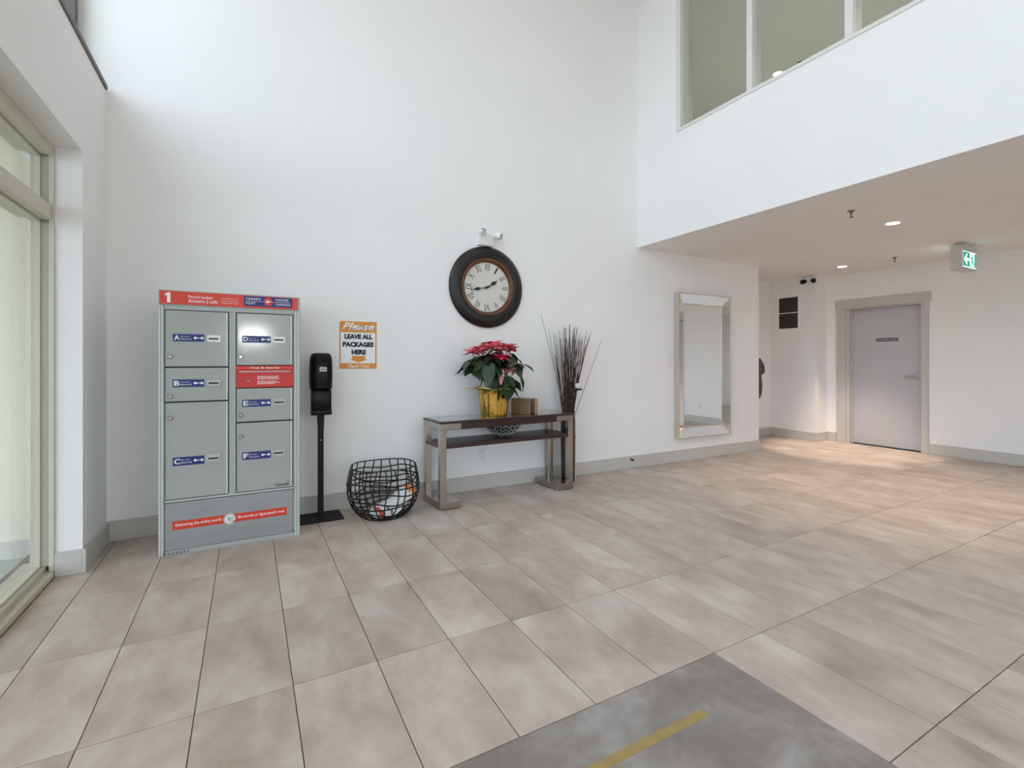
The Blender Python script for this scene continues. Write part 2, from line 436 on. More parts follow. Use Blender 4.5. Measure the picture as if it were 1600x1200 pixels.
# glazed entrance behind the camera, unseen, width set for the daylight it lets in
w3 = struct('window_3', MB().box(1.2, 4.3, YF - 0.11, YF - 0.03, 0, 0.06), 'window_aluminium')
xs3 = [1.225 + k * 1.0166 for k in range(4)]
for x in xs3: MB().box(x - 0.025, x + 0.025, YF - 0.11, YF - 0.03, 0.06, 2.4).build('mullion', 'window_aluminium', w3)
for xa, xb in zip(xs3[:-1], xs3[1:]): MB().box(xa + 0.025, xb - 0.025, YF - 0.075, YF - 0.065, 0.06, 2.4).build('pane', 'window_glass', w3)

# ------------------------------------------------------------------ upper interior window
w4 = struct('window_4', MB().box(XS - 0.012, XS + 0.15, UY0, UY1, UZ0, UZ0 + 0.03, 0.002), 'white_frame')
uys = [3.505]
for k in range(8): uys.append(2.703 - k * 0.80)
for y in uys:
    if y > UY0: MB().box(XS - 0.008, XS + 0.12, y - 0.028, y + 0.028, UZ0 + 0.03, UZ1, 0.002).build('mullion', 'white_frame', w4)
for a, b in zip(uys[1:], uys[:-1]):
    if a > UY0: MB().box(XS + 0.05, XS + 0.058, a + 0.028, b - 0.028, UZ0 + 0.03, UZ1).build('pane', 'corridor_glass', w4)

# ------------------------------------------------------------------ door and casing
dr = struct('door_1', MB().box(XR + 0.075, XR + 0.118, D0 + 0.004, D1 - 0.05, 0.012, 1.965, 0.002), 'door_paint')
MB().box(XR + 0.0, XR + 0.12, D1 - 0.05, D1, 0, 1.985).box(XR, XR + 0.12, D0, D0 + 0.004, 0, 1.985).box(XR, XR + 0.12, D0 + 0.004, D1 - 0.05, 1.967, 1.985).build('door_jamb', 'casing_paint', dr)
MB().box(XR + 0.05, XR + 0.075, D1 - 0.066, D1 - 0.05, 0, 1.967).build('door_stop_strip', 'casing_paint', dr)
hd = MB().lathe([(0, 0), (0.033, 0), (0.033, 0.010), (0.015, 0.012), (0.015, 0.045), (0, 0.045)], (0, 0, 0), 20, 'X')
hd.tube([(0.04, 0, 0), (0.044, 0.03, 0), (0.044, 0.135, 0)], [0.015, 0.014, 0.012], 10)
ho = hd.build('door_handle', 'steel', dr, True, (XR + 0.075, D0 + 0.065, 0.995)); ho['label'] = 'satin metal lever handle'
ho.scale = (-1, 1, 1)
sg = MB().box(XR + 0.069, XR + 0.075, 3.232, 3.493, 1.49, 1.533, 0.001).build('name_plate', 'sign_dark', dr)
sg['label'] = 'dark plate with white lettering'
tx = text('lettering', 'ELECTRICAL ROOM', (-0.118, 0.118, -0.009, 0.009), 0, 'print_white', sg, bold=0.01)
tx.rotation_euler = (0, 0, -PI / 2); tx.location = (XR + 0.069, (3.232 + 3.493) / 2, 1.5115)
tr = struct('trim_1', MB().box(XR - 0.022, XR, 2.858, D0, 0, 1.985, 0.002).box(XR - 0.022, XR, D1, 3.975, 0, 1.985, 0.002).box(XR - 0.026, XR, 2.838, 3.988, 1.985, 2.12, 0.002), 'casing_paint')

# ------------------------------------------------------------------ parcel locker
LK = thing('parcel_locker', (-0.482, 3.617, 0), 'tall grey metal parcel locker with red header and lettered doors against back wall', 'locker')
LW, LH, LD = 0.796, 1.644, 0.468
MB().box(0.004, LW - 0.004, 0.02, LD, 0.0, LH - 0.004).build('body', 'locker_gap', LK)
shell = MB().box(0, 0.006, 0.004, LD, 0, LH).box(LW - 0.006, LW, 0.004, LD, 0, LH).box(0, LW, 0.004, LD, LH - 0.004, LH)
shell.build('shell', 'locker_paint', LK)
st = MB().box(0, 0.031, 0, 0.03, 0, 1.553, 0.002).box(0.755, LW, 0, 0.03, 0, 1.553, 0.002).box(0.373, 0.412, 0.002, 0.03, 0.342, 1.553, 0.002)
st.box(0.031, 0.755, 0, 0.03, 1.524, 1.553, 0.002).box(0.031, 0.755, 0, 0.03, 0.328, 0.342, 0.002).box(0.031, 0.755, 0, 0.03, 0, 0.03, 0.002)
st.build('face_frame', 'locker_paint', LK)
for x in (0.003, 0.016, 0.765, 0.783): MB().box(x, x + 0.008, -0.003, 0.001, 0.002, 1.551, 0.001).build('stile_ridge', 'locker_edge', LK)
MB().box(0.031, 0.755, -0.004, 0.002, 0.331, 0.338, 0.001).build('rail_ridge', 'locker_edge', LK)
for x, z in ((0.034, 0.326), (0.034, 0.034), (0.757, 0.322), (0.757, 0.034), (0.026, 0.336), (0.768, 0.336)):
    MB().lathe([(0, 0.004), (0.003, 0.004), (0.004, 0)], (x, 0, z), 8, 'Y').build('screw', 'black_metal', LK)
# header
HP = MB().box(0.0, LW, -0.003, 0.02, 1.553, LH, 0.001).build('header_box', 'locker_paint', LK)
hp = MB().box(0.006, 0.782, -0.006, 0.0, 1.557, 1.638, 0.001).build('header_panel', 'red_panel', LK)
y_ = -0.006
MB().prism([(0.045, 1.567), (0.062, 1.567), (0.062, 1.628), (0.049, 1.628), (0.034, 1.619), (0.034, 1.606), (0.045, 1.612)], y_ - 0.0012, y_).build('lettering', 'print_white', hp)
text('lettering', 'Parcel locker', (0.154, 0.286, 1.599, 1.618), y_, 'print_white', hp, bold=0.015)
text('lettering', 'Armoire \u00e0 colis', (0.154, 0.312, 1.572, 1.594), y_, 'print_white', hp, bold=0.015)
for k, s_ in enumerate(('canadapost.ca', 'postescanada.ca', '1 866 607 6301')):
    text('lettering', s_, (0.331, 0.425, 1.604 - k * 0.0145, 1.613 - k * 0.0145), y_, 'print_white', hp)
MB().box(0.458, 0.747, -0.0085, -0.006, 1.569, 1.634).build('emblem_plate', 'blue_plate', hp)
y_ = -0.0085
text('lettering', 'CANADA', (0.468, 0.556, 1.610, 1.624), y_, 'print_white', hp, bold=0.02, spacing=1.2)
text('lettering', 'POST', (0.468, 0.524, 1.580, 1.594), y_, 'print_white', hp, bold=0.02, spacing=1.2)
text('lettering', 'POSTES', (0.646, 0.724, 1.610, 1.624), y_, 'print_white', hp, bold=0.02, spacing=1.2)
text('lettering', 'CANADA', (0.646, 0.736, 1.580, 1.594), y_, 'print_white', hp, bold=0.02, spacing=1.2)
MB().box(0.466, 0.738, -0.0092, -0.0085, 1.6005, 1.6025).build('emblem_line', 'print_white', hp)
MB().lathe([(0, 0.0105), (0.027, 0.0105), (0.027, 0.0085), (0, 0.0085)], (0.601, 0, 1.6015), 28, 'Y').build('emblem_disc', 'red_panel', hp)
MB().prism([(0.585, 1.611), (0.592, 1.6015), (0.588, 1.590), (0.622, 1.604)], -0.0115, -0.0105).prism([(0.594, 1.600), (0.612, 1.6035), (0.583, 1.6015)], -0.0118, -0.0108).build('emblem_wing', 'print_white', hp)

def locker_door(x0, x1, z0, z1, letter=None, lab=None, slot=None, lock=None, strip=True, tilt=0.0, where=''):
    d = MB().box(x0 + 0.002, x1 - 0.002, -0.003, 0.012, z0 + 0.002, z1 - 0.002, 0.0015).build('door', 'locker_door', LK)
    d['label'] = 'grey metal locker door' + where
    if strip: MB().box(x1 - 0.014, x1 - 0.005, -0.006, -0.003, z0 + 0.003, z1 - 0.003, 0.001).build('hinge_strip', 'locker_edge', d)
    MB().box(x0 + 0.004, x0 + 0.009, -0.005, -0.003, z0 + 0.003, z1 - 0.003, 0.001).build('edge_fold', 'locker_paint', d)
    if lab:
        a, b, c, e = lab; h = e - c
        MB().box(a, b, -0.0046, -0.003, c, e).build('label_plate', 'blue_plate', d)
        lw = h * 0.62
        text('lettering', letter, (a + 0.007, a + 0.007 + lw, c + h * 0.18, c + h * 0.84), -0.0046, 'print_white', d, bold=0.03)
        tx0 = a + 0.012 + lw
        text('lettering', 'Key return', (tx0, tx0 + 0.044, c + h * 0.56, c + h * 0.74), -0.0046, 'print_white', d)
        text('lettering', 'Retour de cl\u00e9', (tx0, tx0 + 0.055, c + h * 0.24, c + h * 0.46), -0.0046, 'print_white', d)
        k0 = b - 0.056; zc = (c + e) / 2
        k = MB().lathe([(0, 0.0056), (0.008, 0.0056), (0.008, 0.0046)], (k0 + 0.008, 0, zc), 14, 'Y')
        k.lathe([(0, 0.0056), (0.008, 0.0056), (0.008, 0.0046)], (b - 0.013, 0, zc), 14, 'Y')
        k.box(k0 + 0.014, b - 0.026, -0.0056, -0.0046, zc - 0.0028, zc + 0.0028)
        k.prism([(b - 0.008, zc - 0.008), (b - 0.001, zc), (b - 0.008, zc + 0.008)], -0.0056, -0.0046)
        k.build('key_symbol', 'print_white', d)
    if slot:
        a, b, c, e = slot
        MB().box(a, b, -0.009, -0.003, c, e, 0.002).build('slot_plate', 'white_plastic' if letter in 'AD' else 'slot_grey', d)
        MB().box(a + 0.008, b - 0.011, -0.0102, -0.0088, (c + e) / 2 - 0.006, (c + e) / 2 + 0.004).build('key_slot', 'print_black', d)
    if lock:
        lk = MB().lathe([(0, 0.012), (0.009, 0.012), (0.0125, 0.009), (0.0135, 0.003)], (lock[0], 0, lock[1]), 18, 'Y').build('lock', 'steel', d, True)
    return d
locker_door(0.034, 0.371, 1.169, 1.521, 'A', (0.073, 0.238, 1.327, 1.374), (0.254, 0.327, 1.326, 1.370), (0.061, 1.232), where=' marked A')
locker_door(0.034, 0.371, 0.952, 1.164, 'B', (0.073, 0.238, 1.042, 1.090), (0.254, 0.327, 1.043, 1.087), (0.061, 0.985), where=' marked B')
locker_door(0.034, 0.371, 0.345, 0.947, 'C', (0.073, 0.238, 0.553, 0.606), (0.252, 0.327, 0.560, 0.609), (0.061, 0.851), where=' marked C')
locker_door(0.415, 0.752, 1.176, 1.521, 'D', (0.448, 0.615, 1.327, 1.372), (0.628, 0.704, 1.328, 1.370), (0.440, 1.233), where=' marked D')
locker_door(0.415, 0.752, 0.804, 1.026, 'E', (0.448, 0.615, 0.902, 0.950), (0.628, 0.706, 0.906, 0.949), (0.440, 0.850), where=' marked E')
locker_door(0.415, 0.752, 0.345, 0.799, 'F', (0.448, 0.615, 0.554, 0.604), (0.624, 0.702, 0.562, 0.607), (0.440, 0.708), where=' marked F')
ms = MB().box(0.413, 0.754, -0.006, 0.014, 1.030, 1.172, 0.0015).build('mail_slot_panel', 'red_slot', LK); ms['label'] = 'red mail slot panel'
MB().box(0.413, 0.754, -0.016, -0.006, 1.149, 1.172, 0.002).build('slot_hood', 'red_panel', ms)
MB().box(0.432, 0.735, -0.013, -0.006, 1.132, 1.138, 0.001).build('flap_lip', 'locker_edge', ms)
MB().box(0.428, 0.738, -0.010, -0.006, 1.112, 1.131, 0.001).build('flap', 'red_slot', ms)
text('lettering', 'Mail', (0.500, 0.545, 1.154, 1.167), -0.016, 'print_white', ms, bold=0.02)
text('lettering', 'Courrier', (0.586, 0.672, 1.154, 1.167), -0.016, 'print_white', ms, bold=0.02, shear=0.15)
MB().lathe([(0, 0.017), (0.006, 0.017), (0.006, 0.0155)], (0.565, 0, 1.1605), 12, 'Y').build('emblem_disc', 'print_white', ms)
for k, (a, b) in enumerate(((0.536, 0.665), (0.536, 0.66), (0.536, 0.672), (0.536, 0.655), (0.536, 0.668), (0.536, 0.64))):
    zz = 1.103 - k * 0.0085 - (0.007 if k > 2 else 0)
    m_ = MB(); x = a; rr = random.Random(k)
    while x < b:
        ww = rr.uniform(0.006, 0.02); m_.box(x, min(b, x + ww), -0.0068, -0.006, zz - 0.0018, zz + 0.0018); x += ww + 0.003
    m_.build('fine_print', 'print_white', ms)
MB().lathe([(0.004, 0.008), (0.007, 0.009), (0.010, 0.006)], (0.482, 0, 1.075), 16, 'Y').build('keyhole_ring', 'chrome', ms)
# lower panel
lp = MB().box(0.034, 0.752, -0.001, 0.014, 0.033, 0.325, 0.001).build('lower_panel', 'brushed_panel', LK); lp['label'] = 'brushed metal lower panel'
MB().box(0.071, 0.713, -0.003, -0.001, 0.156, 0.209).build('red_band', 'red_panel', lp)
text('lettering', 'Delivering the online world', (0.088, 0.330, 0.171, 0.194), -0.003, 'print_white', lp, bold=0.015)
text('lettering', "Du monde en ligne jusqu\u2019\u00e0 vous", (0.424, 0.698, 0.171, 0.194), -0.003, 'print_white', lp, bold=0.015)
MB().lathe([(0, 0.0055), (0.034, 0.0055), (0.034, 0.001)], (0.377, 0, 0.180), 28, 'Y').build('emblem_disc', 'print_white', lp)
MB().lathe([(0.028, 0.0055), (0.028, 0.0062), (0.031, 0.0062), (0.031, 0.0055)], (0.377, 0, 0.180), 28, 'Y').build('emblem_ring', 'print_grey', lp)
ct = MB().tube([(0.357, -0.006, 0.195), (0.364, -0.006, 0.195), (0.371, -0.006, 0.172), (0.394, -0.006, 0.172)], 0.0016, 5)
for k in range(3): ct.tube([(0.367 + k * 0.001, -0.006, 0.191 - k * 0.006), (0.399 - k * 0.002, -0.006, 0.191 - k * 0.006)], 0.0014, 5)
ct.lathe([(0, 0.007), (0.003, 0.007), (0.003, 0.0055)], (0.375, 0, 0.165), 10, 'Y').lathe([(0, 0.007), (0.003, 0.007), (0.003, 0.0055)], (0.391, 0, 0.165), 10, 'Y')
ct.prism([(0.394, 0.150), (0.409, 0.166), (0.398, 0.166)], -0.007, -0.0055)
ct.build('cart_symbol', 'print_grey', lp)
fd = [c for c in LK.children if c.name.startswith('door')][-1]
text('lettering', 'Canada', (0.640, 0.727, 0.358, 0.379), -0.003, 'print_black', fd, bold=0.004)
MB().box(0.714, 0.717, -0.004, -0.003, 0.381, 0.386).box(0.724, 0.727, -0.004, -0.003, 0.381, 0.386).box(0.7185, 0.7225, -0.004, -0.003, 0.3815, 0.3855).build('flag_mark', 'print_black', fd)
text('lettering', 'V3C0257', (0.024, 0.160, 0.006, 0.021), -0.001, 'print_black', LK, bold=0.01, spacing=1.5)

# ------------------------------------------------------------------ hand sanitiser stand
SX, SY = 0.489, 3.945
SS = thing('sanitiser_stand', (SX, SY, 0), 'black hand sanitiser dispenser on a slim floor post beside parcel locker', 'sanitiser stand')
MB().box(-0.155, 0.155, -0.125, 0.125, 0, 0.010, 0.003).build('base_plate', 'black_metal', SS)
MB().box(-0.021, 0.021, -0.012, 0.012, 0.010, 0.80, 0.002).build('post', 'black_metal', SS)
MB().prism([(-0.021, 0.68), (0.021, 0.68), (0.026, 0.80), (-0.026, 0.80)], -0.018, 0.014).build('post_bracket', 'black_metal', SS)
MB().lathe([(0, 0.016), (0.005, 0.016), (0.006, 0.012)], (0, 0, 0.60), 10, 'Y').build('bolt', 'steel', SS)
MB().box(-0.07, 0.07, -0.012, 0.022, 0.80, 1.255, 0.006, 2).build('back_housing', 'black_plastic', SS, True)
# bulging cover
cv = MB(); rings = []
prof = [(0.985, 0.072, 0.060), (1.0, 0.080, 0.082), (1.08, 0.083, 0.092), (1.18, 0.082, 0.09), (1.235, 0.078, 0.078), (1.262, 0.066, 0.052), (1.268, 0.045, 0.02)]
bm = cv.bm
for z, hw, dp in prof:
    ring = []
    for k in range(13):
        t = -1 + 2 * k / 12
        ring.append(bm.verts.new((hw * math.sin(t * PI / 2) if abs(t) < 1 else hw * t, -0.012 - dp * (1 - abs(t) ** 3.2), z)))
    rings.append(ring)
for a, b in zip(rings[:-1], rings[1:]):
    for k in range(12): bm.faces.new((a[k], a[k + 1], b[k + 1], b[k]))
bm.faces.new(rings[0][::-1]); bm.faces.new(rings[-1])
for k0 in (0, 12):
    vs = [r[k0] for r in rings]
cv.build('front_cover', 'black_plastic', SS, True, fix=True)
lo = MB()
lo.box(-0.072, 0.072, -0.062, -0.012, 0.832, 0.985, 0.010, 2).box(-0.074, 0.074, -0.07, -0.012, 0.795, 0.835, 0.008, 2)
lo.build('nozzle_housing', 'black_plastic', SS, True)
bd = MB().box(-0.021, 0.031, -0.108, -0.103, 1.128, 1.160, 0.002).build('badge', 'grey_plastic', SS)
MB().box(-0.012, 0.022, -0.109, -0.108, 1.139, 1.149).build('badge_print', 'print_grey', bd)

# ------------------------------------------------------------------ paper sign
PS = thing('paper_sign', (0.652, WY, 1.143), 'orange and white paper sign asking to leave all packages, taped on wall', 'sign')
MB().box(0, 0.30, -0.003, 0, 0, 0.392).build('sheet', 'paper_white', PS)
MB().box(0, 0.30, -0.0036, -0.003, 0.300, 0.392).box(0, 0.30, -0.0036, -0.003, 0, 0.045).box(0, 0.011, -0.0036, -0.003, 0.045, 0.30).box(0.289, 0.30, -0.0036, -0.003, 0.045, 0.30).build('orange_border', 'print_orange', PS)
text('lettering', 'Please', (0.018, 0.282, 0.318, 0.382), -0.0036, 'print_white', PS, bold=0.03, shear=0.42)
text('lettering', 'LEAVE ALL', (0.040, 0.266, 0.246, 0.286), -0.003, 'print_black', PS, bold=0.06)
text('lettering', 'PACKAGES', (0.026, 0.276, 0.180, 0.222), -0.003, 'print_black', PS, bold=0.06)
text('lettering', 'HERE', (0.096, 0.212, 0.117, 0.158), -0.003, 'print_black', PS, bold=0.06)
MB().prism([(0.100, 0.105), (0.100, 0.078), (0.078, 0.078), (0.153, 0.050), (0.228, 0.078), (0.208, 0.078), (0.208, 0.105)], -0.0036, -0.003).build('arrow', 'print_orange', PS)
text('lettering', 'Thank You!', (0.066, 0.240, 0.008, 0.036), -0.0036, 'print_white', PS, bold=0.01, shear=0.42)

# ------------------------------------------------------------------ wire basket and parcel in it
BC = (0.935, 3.795)
WB = thing('wire_basket', (BC[0], BC[1], 0), 'round black wire basket standing on floor left of the console table', 'basket')
def basket_r(z):
    pts = [(0.0, 0.165), (0.04, 0.205), (0.10, 0.248), (0.18, 0.271), (0.26, 0.272), (0.33, 0.260), (0.39, 0.246)]
    for (z0, r0), (z1, r1) in zip(pts[:-1], pts[1:]):
        if z <= z1:
            t = (z - z0) / (z1 - z0); return r0 + t * (r1 - r0)
    return pts[-1][1]
rb = random.Random(5)
NR = 22
for k in range(NR):
    a0 = 2 * PI * k / NR + rb.uniform(-0.05, 0.05); ph = rb.uniform(0, 6.28); am = rb.uniform(0.02, 0.07)
    pts = []
    for s_ in range(12):
        z = 0.006 + 0.382 * s_ / 11; r = basket_r(z); a = a0 + am * math.sin(ph + 5.0 * z / 0.39)
        pts.append((r * math.cos(a), r * math.sin(a), z))
    MB().tube(pts, 0.0052, 5).build('rib_wire', 'black_wire', WB, True)
MB().tube([(0.246 * math.cos(2 * PI * k / 40), 0.246 * math.sin(2 * PI * k / 40), 0.388 + 0.004 * math.sin(3 * 2 * PI * k / 40)) for k in range(40)], 0.005, 6, True).build('rim', 'black_wire', WB, True)
for k, z0 in enumerate((0.05, 0.10, 0.15, 0.20, 0.245, 0.29, 0.335)):
    n1, n2, p1, p2 = rb.choice((2, 3)), rb.choice((4, 5)), rb.uniform(0, 6), rb.uniform(0, 6)
    pts = []
    for s_ in range(48):
        a = 2 * PI * s_ / 48
        z = z0 + 0.014 * math.sin(n1 * a + p1) + 0.007 * math.sin(n2 * a + p2); r = basket_r(z) + 0.003
        pts.append((r * math.cos(a), r * math.sin(a), z))
    MB().tube(pts, 0.0054, 5, True).build('hoop_wire', 'black_wire', WB, True)
for r in (0.165, 0.115, 0.06):
    MB().tube([(r * math.cos(2 * PI * k / 32), r * math.sin(2 * PI * k / 32), 0.006) for k in range(32)], 0.005, 5, True).build('base_ring', 'black_wire', WB, True)
for k in range(9):
    a = PI * k / 9
    MB().tube([(0.165 * math.cos(a), 0.165 * math.sin(a), 0.008), (0, 0, 0.008 + 0.001 * k % 0.003), (-0.165 * math.cos(a), -0.165 * math.sin(a), 0.008)], 0.004, 5).build('base_wire', 'black_wire', WB, True)
# parcel: crumpled mailer bag
PB = thing('mailer_bag', (BC[0] + 0.06, BC[1] - 0.03, 0.012), 'crumpled white and orange plastic mailer bag lying inside wire basket', 'bag')
def pillow(name, L_, W_, T_, seed, mat, lift):
    m = MB(); n, q = 16, 10; rp = random.Random(seed); top = []; bot = []
    for i in range(n + 1):
        ra, rb_ = [], []
        for j in range(q + 1):
            u, v = -1 + 2 * i / n, -1 + 2 * j / q
            h = T_ * (max(0, 1 - abs(u) ** 3.5) * max(0, 1 - abs(v) ** 3.5)) ** 0.6
            wr_ = 0.006 * math.sin(7 * u + 3 * v + seed) + 0.004 * math.sin(13 * v - 6 * u)
            edge = (1 - abs(u) ** 6) * (1 - abs(v) ** 6)
            zb = lift * max(0, (u + 0.25)) ** 1.3
            x, y = u * L_ / 2 * (1 - 0.06 * abs(v)), v * W_ / 2 * (1 - 0.08 * abs(u))
            ra.append(m.bm.verts.new((x, y, zb + 0.012 + h + wr_ * edge)))
            rb_.append(m.bm.verts.new((x, y, zb + 0.010 - 0.2 * h * 0)) if 0 < i < n and 0 < j < q else ra[-1])
        top.append(ra); bot.append(rb_)
    for i in range(n):
        for j in range(q):
            m.bm.faces.new((top[i][j], top[i + 1][j], top[i + 1][j + 1], top[i][j + 1]))
            try: m.bm.faces.new((bot[i][j], bot[i][j + 1], bot[i + 1][j + 1], bot[i + 1][j]))
            except ValueError: pass
    return m.build(name, mat, None, True)
pb = pillow('bag_body', 0.35, 0.22, 0.075, 2, 'bag_plastic', 0.12); pb.parent = PB; pb.rotation_euler = (0, 0, R(12))
me = pb.data; me.materials.append(MATS['bag_orange']); me.materials.append(MATS['bag_red']); me.materials.append(MATS['print_grey'])
for p in me.polygons:
    c = p.center
    if c.x > 0.115 and (c.y < 0.06): p.material_index = 1
    elif -0.125 > c.x > -0.148 and c.y < 0.02: p.material_index = 2
    elif c.x < -0.02 and c.y < -0.06 and (int(c.x * 90) + int(c.y * 90)) % 3 == 0: p.material_index = 3

# ------------------------------------------------------------------ console table
CT = thing('console_table', (1.352, 3.651, 0), 'dark wood and chrome console table with lower shelf under the clock', 'table', R(2.2))
TLn, TD = 1.345, 0.375     # length, depth
for side in (0, 1):
    x0 = 0 if side == 0 else TLn - 0.054
    fx0, fx1 = (0, 0.185) if side == 0 else (TLn - 0.185, TLn)
    for ya, yb in ((0, 0.05), (TD - 0.05, TD)):
        MB().box(x0, x0 + 0.054, ya, yb, 0.058, 0.650, 0.002).build('leg', 'satin_nickel', CT)
    MB().box(fx0, fx1, 0, TD, 0.006, 0.060, 0.003).build('foot', 'satin_nickel', CT)
    MB().box(fx0, fx1, -0.002, TD, 0.648, 0.700, 0.003).build('top_bracket', 'satin_nickel', CT)
    for px in (fx0 + 0.02, fx1 - 0.02):
        for py in (0.03, TD - 0.03): MB().lathe([(0, 0), (0.012, 0), (0.012, 0.006)], (px, py, 0), 12).build('glide', 'grey_plastic', CT)
MB().box(0.185, TLn - 0.185, 0.0, TD, 0.645, 0.701, 0.002).build('apron', 'espresso_wood', CT)
fr = MB().box(-0.004, TLn + 0.004, -0.004, 0.045, 0.700, 0.714, 0.002).box(-0.004, TLn + 0.004, TD - 0.045, TD, 0.700, 0.714, 0.002)
fr.box(-0.004, 0.05, 0.045, TD - 0.045, 0.700, 0.714).box(TLn - 0.05, TLn + 0.004, 0.045, TD - 0.045, 0.700, 0.714)
fr.build('top_frame', 'espresso_wood', CT)
MB().box(0.02, TLn - 0.02, 0.02, TD - 0.02, 0.711, 0.716, 0.001).build('glass_top', 'smoked_glass', CT)
MB().box(0.006, TLn - 0.006, 0.006, TD - 0.006, 0.494, 0.522, 0.002).build('shelf', 'espresso_wood', CT)

# wire bowl on the shelf
BW = thing('wire_bowl', (2.035, 3.865, 0.5225), 'black and silver woven metal bowl on console table lower shelf', 'bowl')
bowlp = [(0.05, 0.022), (0.085, 0.030), (0.125, 0.055), (0.155, 0.088), (0.172, 0.122)]
MB().lathe([(0, 0.020)] + bowlp + [(0.168, 0.122), (0.150, 0.09), (0.12, 0.06), (0.08, 0.036), (0, 0.026)], (0, 0, 0), 36).build('bowl_shell', 'bowl_black', BW, True)
def bowl_pt(t, a, off=0.003):
    f = t * (len(bowlp) - 1); i = min(int(f), len(bowlp) - 2); g = f - i
    r = bowlp[i][0] * (1 - g) + bowlp[i + 1][0] * g + off; z = bowlp[i][1] * (1 - g) + bowlp[i + 1][1] * g - off * 0.6
    return (r * math.cos(a), r * math.sin(a), z)
for k in range(18):
    for s_ in (-1, 1):
        a0 = 2 * PI * k / 18
        for t0 in (0.1, 0.34, 0.58, 0.82):
            MB().tube([bowl_pt(t0 + 0.16 * q / 3, a0 + s_ * (0.03 + 0.13 * q / 3)) for q in range(4)], 0.0036, 4).build('woven_wire', 'bowl_silver', BW, True)
MB().tube([bowl_pt(1.0, 2 * PI * k / 36) for k in range(36)], 0.004, 6, True).build('rim', 'bowl_black', BW, True)
for k in range(3):
    a = 2 * PI * k / 3 + 0.5
    MB().lathe([(0, 0.0), (0.008, 0.0), (0.012, 0.012), (0.008, 0.026), (0, 0.028)], (0.05 * math.cos(a), 0.05 * math.sin(a), 0), 10).build('foot', 'bowl_black', BW, True)

# ------------------------------------------------------------------ poinsettia
PO = thing('potted_poinsettia', (1.925, 3.83, 0.7165), 'pink poinsettia plant in gold foil pot standing on console table', 'potted plant')
pot = MB(); n = 48; rings = []
for r0, z in ((0.0, 0.0), (0.112, 0.0), (0.117, 0.02), (0.128, 0.12), (0.136, 0.19), (0.142, 0.225), (0.158, 0.245)):
    ring = []
    for k in range(n):
        a = 2 * PI * k / n; cr_ = 0 if r0 == 0 else (0.0028 * (-1) ** k + 0.003 * math.sin(5 * a + 9 * z))
        ring.append(pot.bm.verts.new(((r0 + cr_) * math.cos(a), (r0 + cr_) * math.sin(a), z)))
    rings.append(ring)
for a, b in zip(rings[:-1], rings[1:]):
    for k in range(n): pot.bm.faces.new((a[k], a[(k + 1) % n], b[(k + 1) % n], b[k]))
bmesh.ops.remove_doubles(pot.bm, verts=pot.bm.verts, dist=1e-5)
po = pot.build('foil_pot', 'gold_foil', PO, True); po['label'] = 'crinkled gold foil pot cover'
# flared foil rim with two long ears
rm = MB(); ri = []; ro = []; n = 64
for k in range(n):
    a = 2 * PI * k / n
    ear = max(0, math.cos(a - 0.15)) ** 14 + max(0, -math.cos(a + 0.15)) ** 14
    rr_ = 0.178 + 0.006 * math.sin(9 * a) + 0.092 * ear
    zz = 0.254 + 0.008 * math.sin(7 * a) - 0.004 * ear
    ri.append(rm.bm.verts.new((0.152 * math.cos(a), 0.152 * math.sin(a), 0.238)))
    ro.append(rm.bm.verts.new((rr_ * math.cos(a), rr_ * math.sin(a), zz)))
for k in range(n): rm.bm.faces.new((ri[k], ri[(k + 1) % n], ro[(k + 1) % n], ro[k]))
rimo = rm.build('foil_rim', 'gold_foil_inside', PO, True); rimo['label'] = 'flared pale gold foil rim with two ears'
sm = rimo.modifiers.new('thickness', 'SOLIDIFY'); sm.thickness = 0.002
MB().lathe([(0, 0.20), (0.135, 0.196)], (0, 0, 0), 24).build('soil', 'soil', PO)

def leaf_mesh(name, L_, W_, droop, fold, mat, wav=0.0, lobes=False):
    m = MB(); n = 7; rows = []
    for i in range(n + 1):
        t = i / n
        wd = W_ * (math.sin(PI * min(1, t ** 0.75)) ** 0.85) if 0 < t < 1 else 0
        if lobes and 0 < t < 1: wd *= 1 + 0.14 * math.sin(t * 13)
        y = L_ * (t - 0.10 * droop * t * t); z = -droop * L_ * t * t + wav * L_ * math.sin(t * 6)
        if wd < 1e-5: rows.append([m.bm.verts.new((0, y, z))])
        else: rows.append([m.bm.verts.new((-wd, y, z + fold * wd)), m.bm.verts.new((0, y, z)), m.bm.verts.new((wd, y, z + fold * wd))])
    for a, b in zip(rows[:-1], rows[1:]):
        if len(a) == 1: m.bm.faces.new((a[0], b[1], b[0])); m.bm.faces.new((a[0], b[2], b[1]))
        elif len(b) == 1: m.bm.faces.new((a[0], a[1], b[0])); m.bm.faces.new((a[1], a[2], b[0]))
        else: m.bm.faces.new((a[0], a[1], b[1], b[0])); m.bm.faces.new((a[1], a[2], b[2], b[1]))
    me = bpy.data.meshes.new(name); m.bm.to_mesh(me); m.bm.free(); me.materials.append(MATS[mat])
    for p in me.polygons: p.use_smooth = True
    return me
LEAF = [leaf_mesh('leaf', 0.165, 0.046, 0.28, 0.25, 'leaf_green_%d' % k, 0.01, True) for k in range(3)]
BRACT = [leaf_mesh('bract', 0.115, 0.027, 0.16, 0.28, 'bract_%d' % k, 0.012) for k in range(5)]
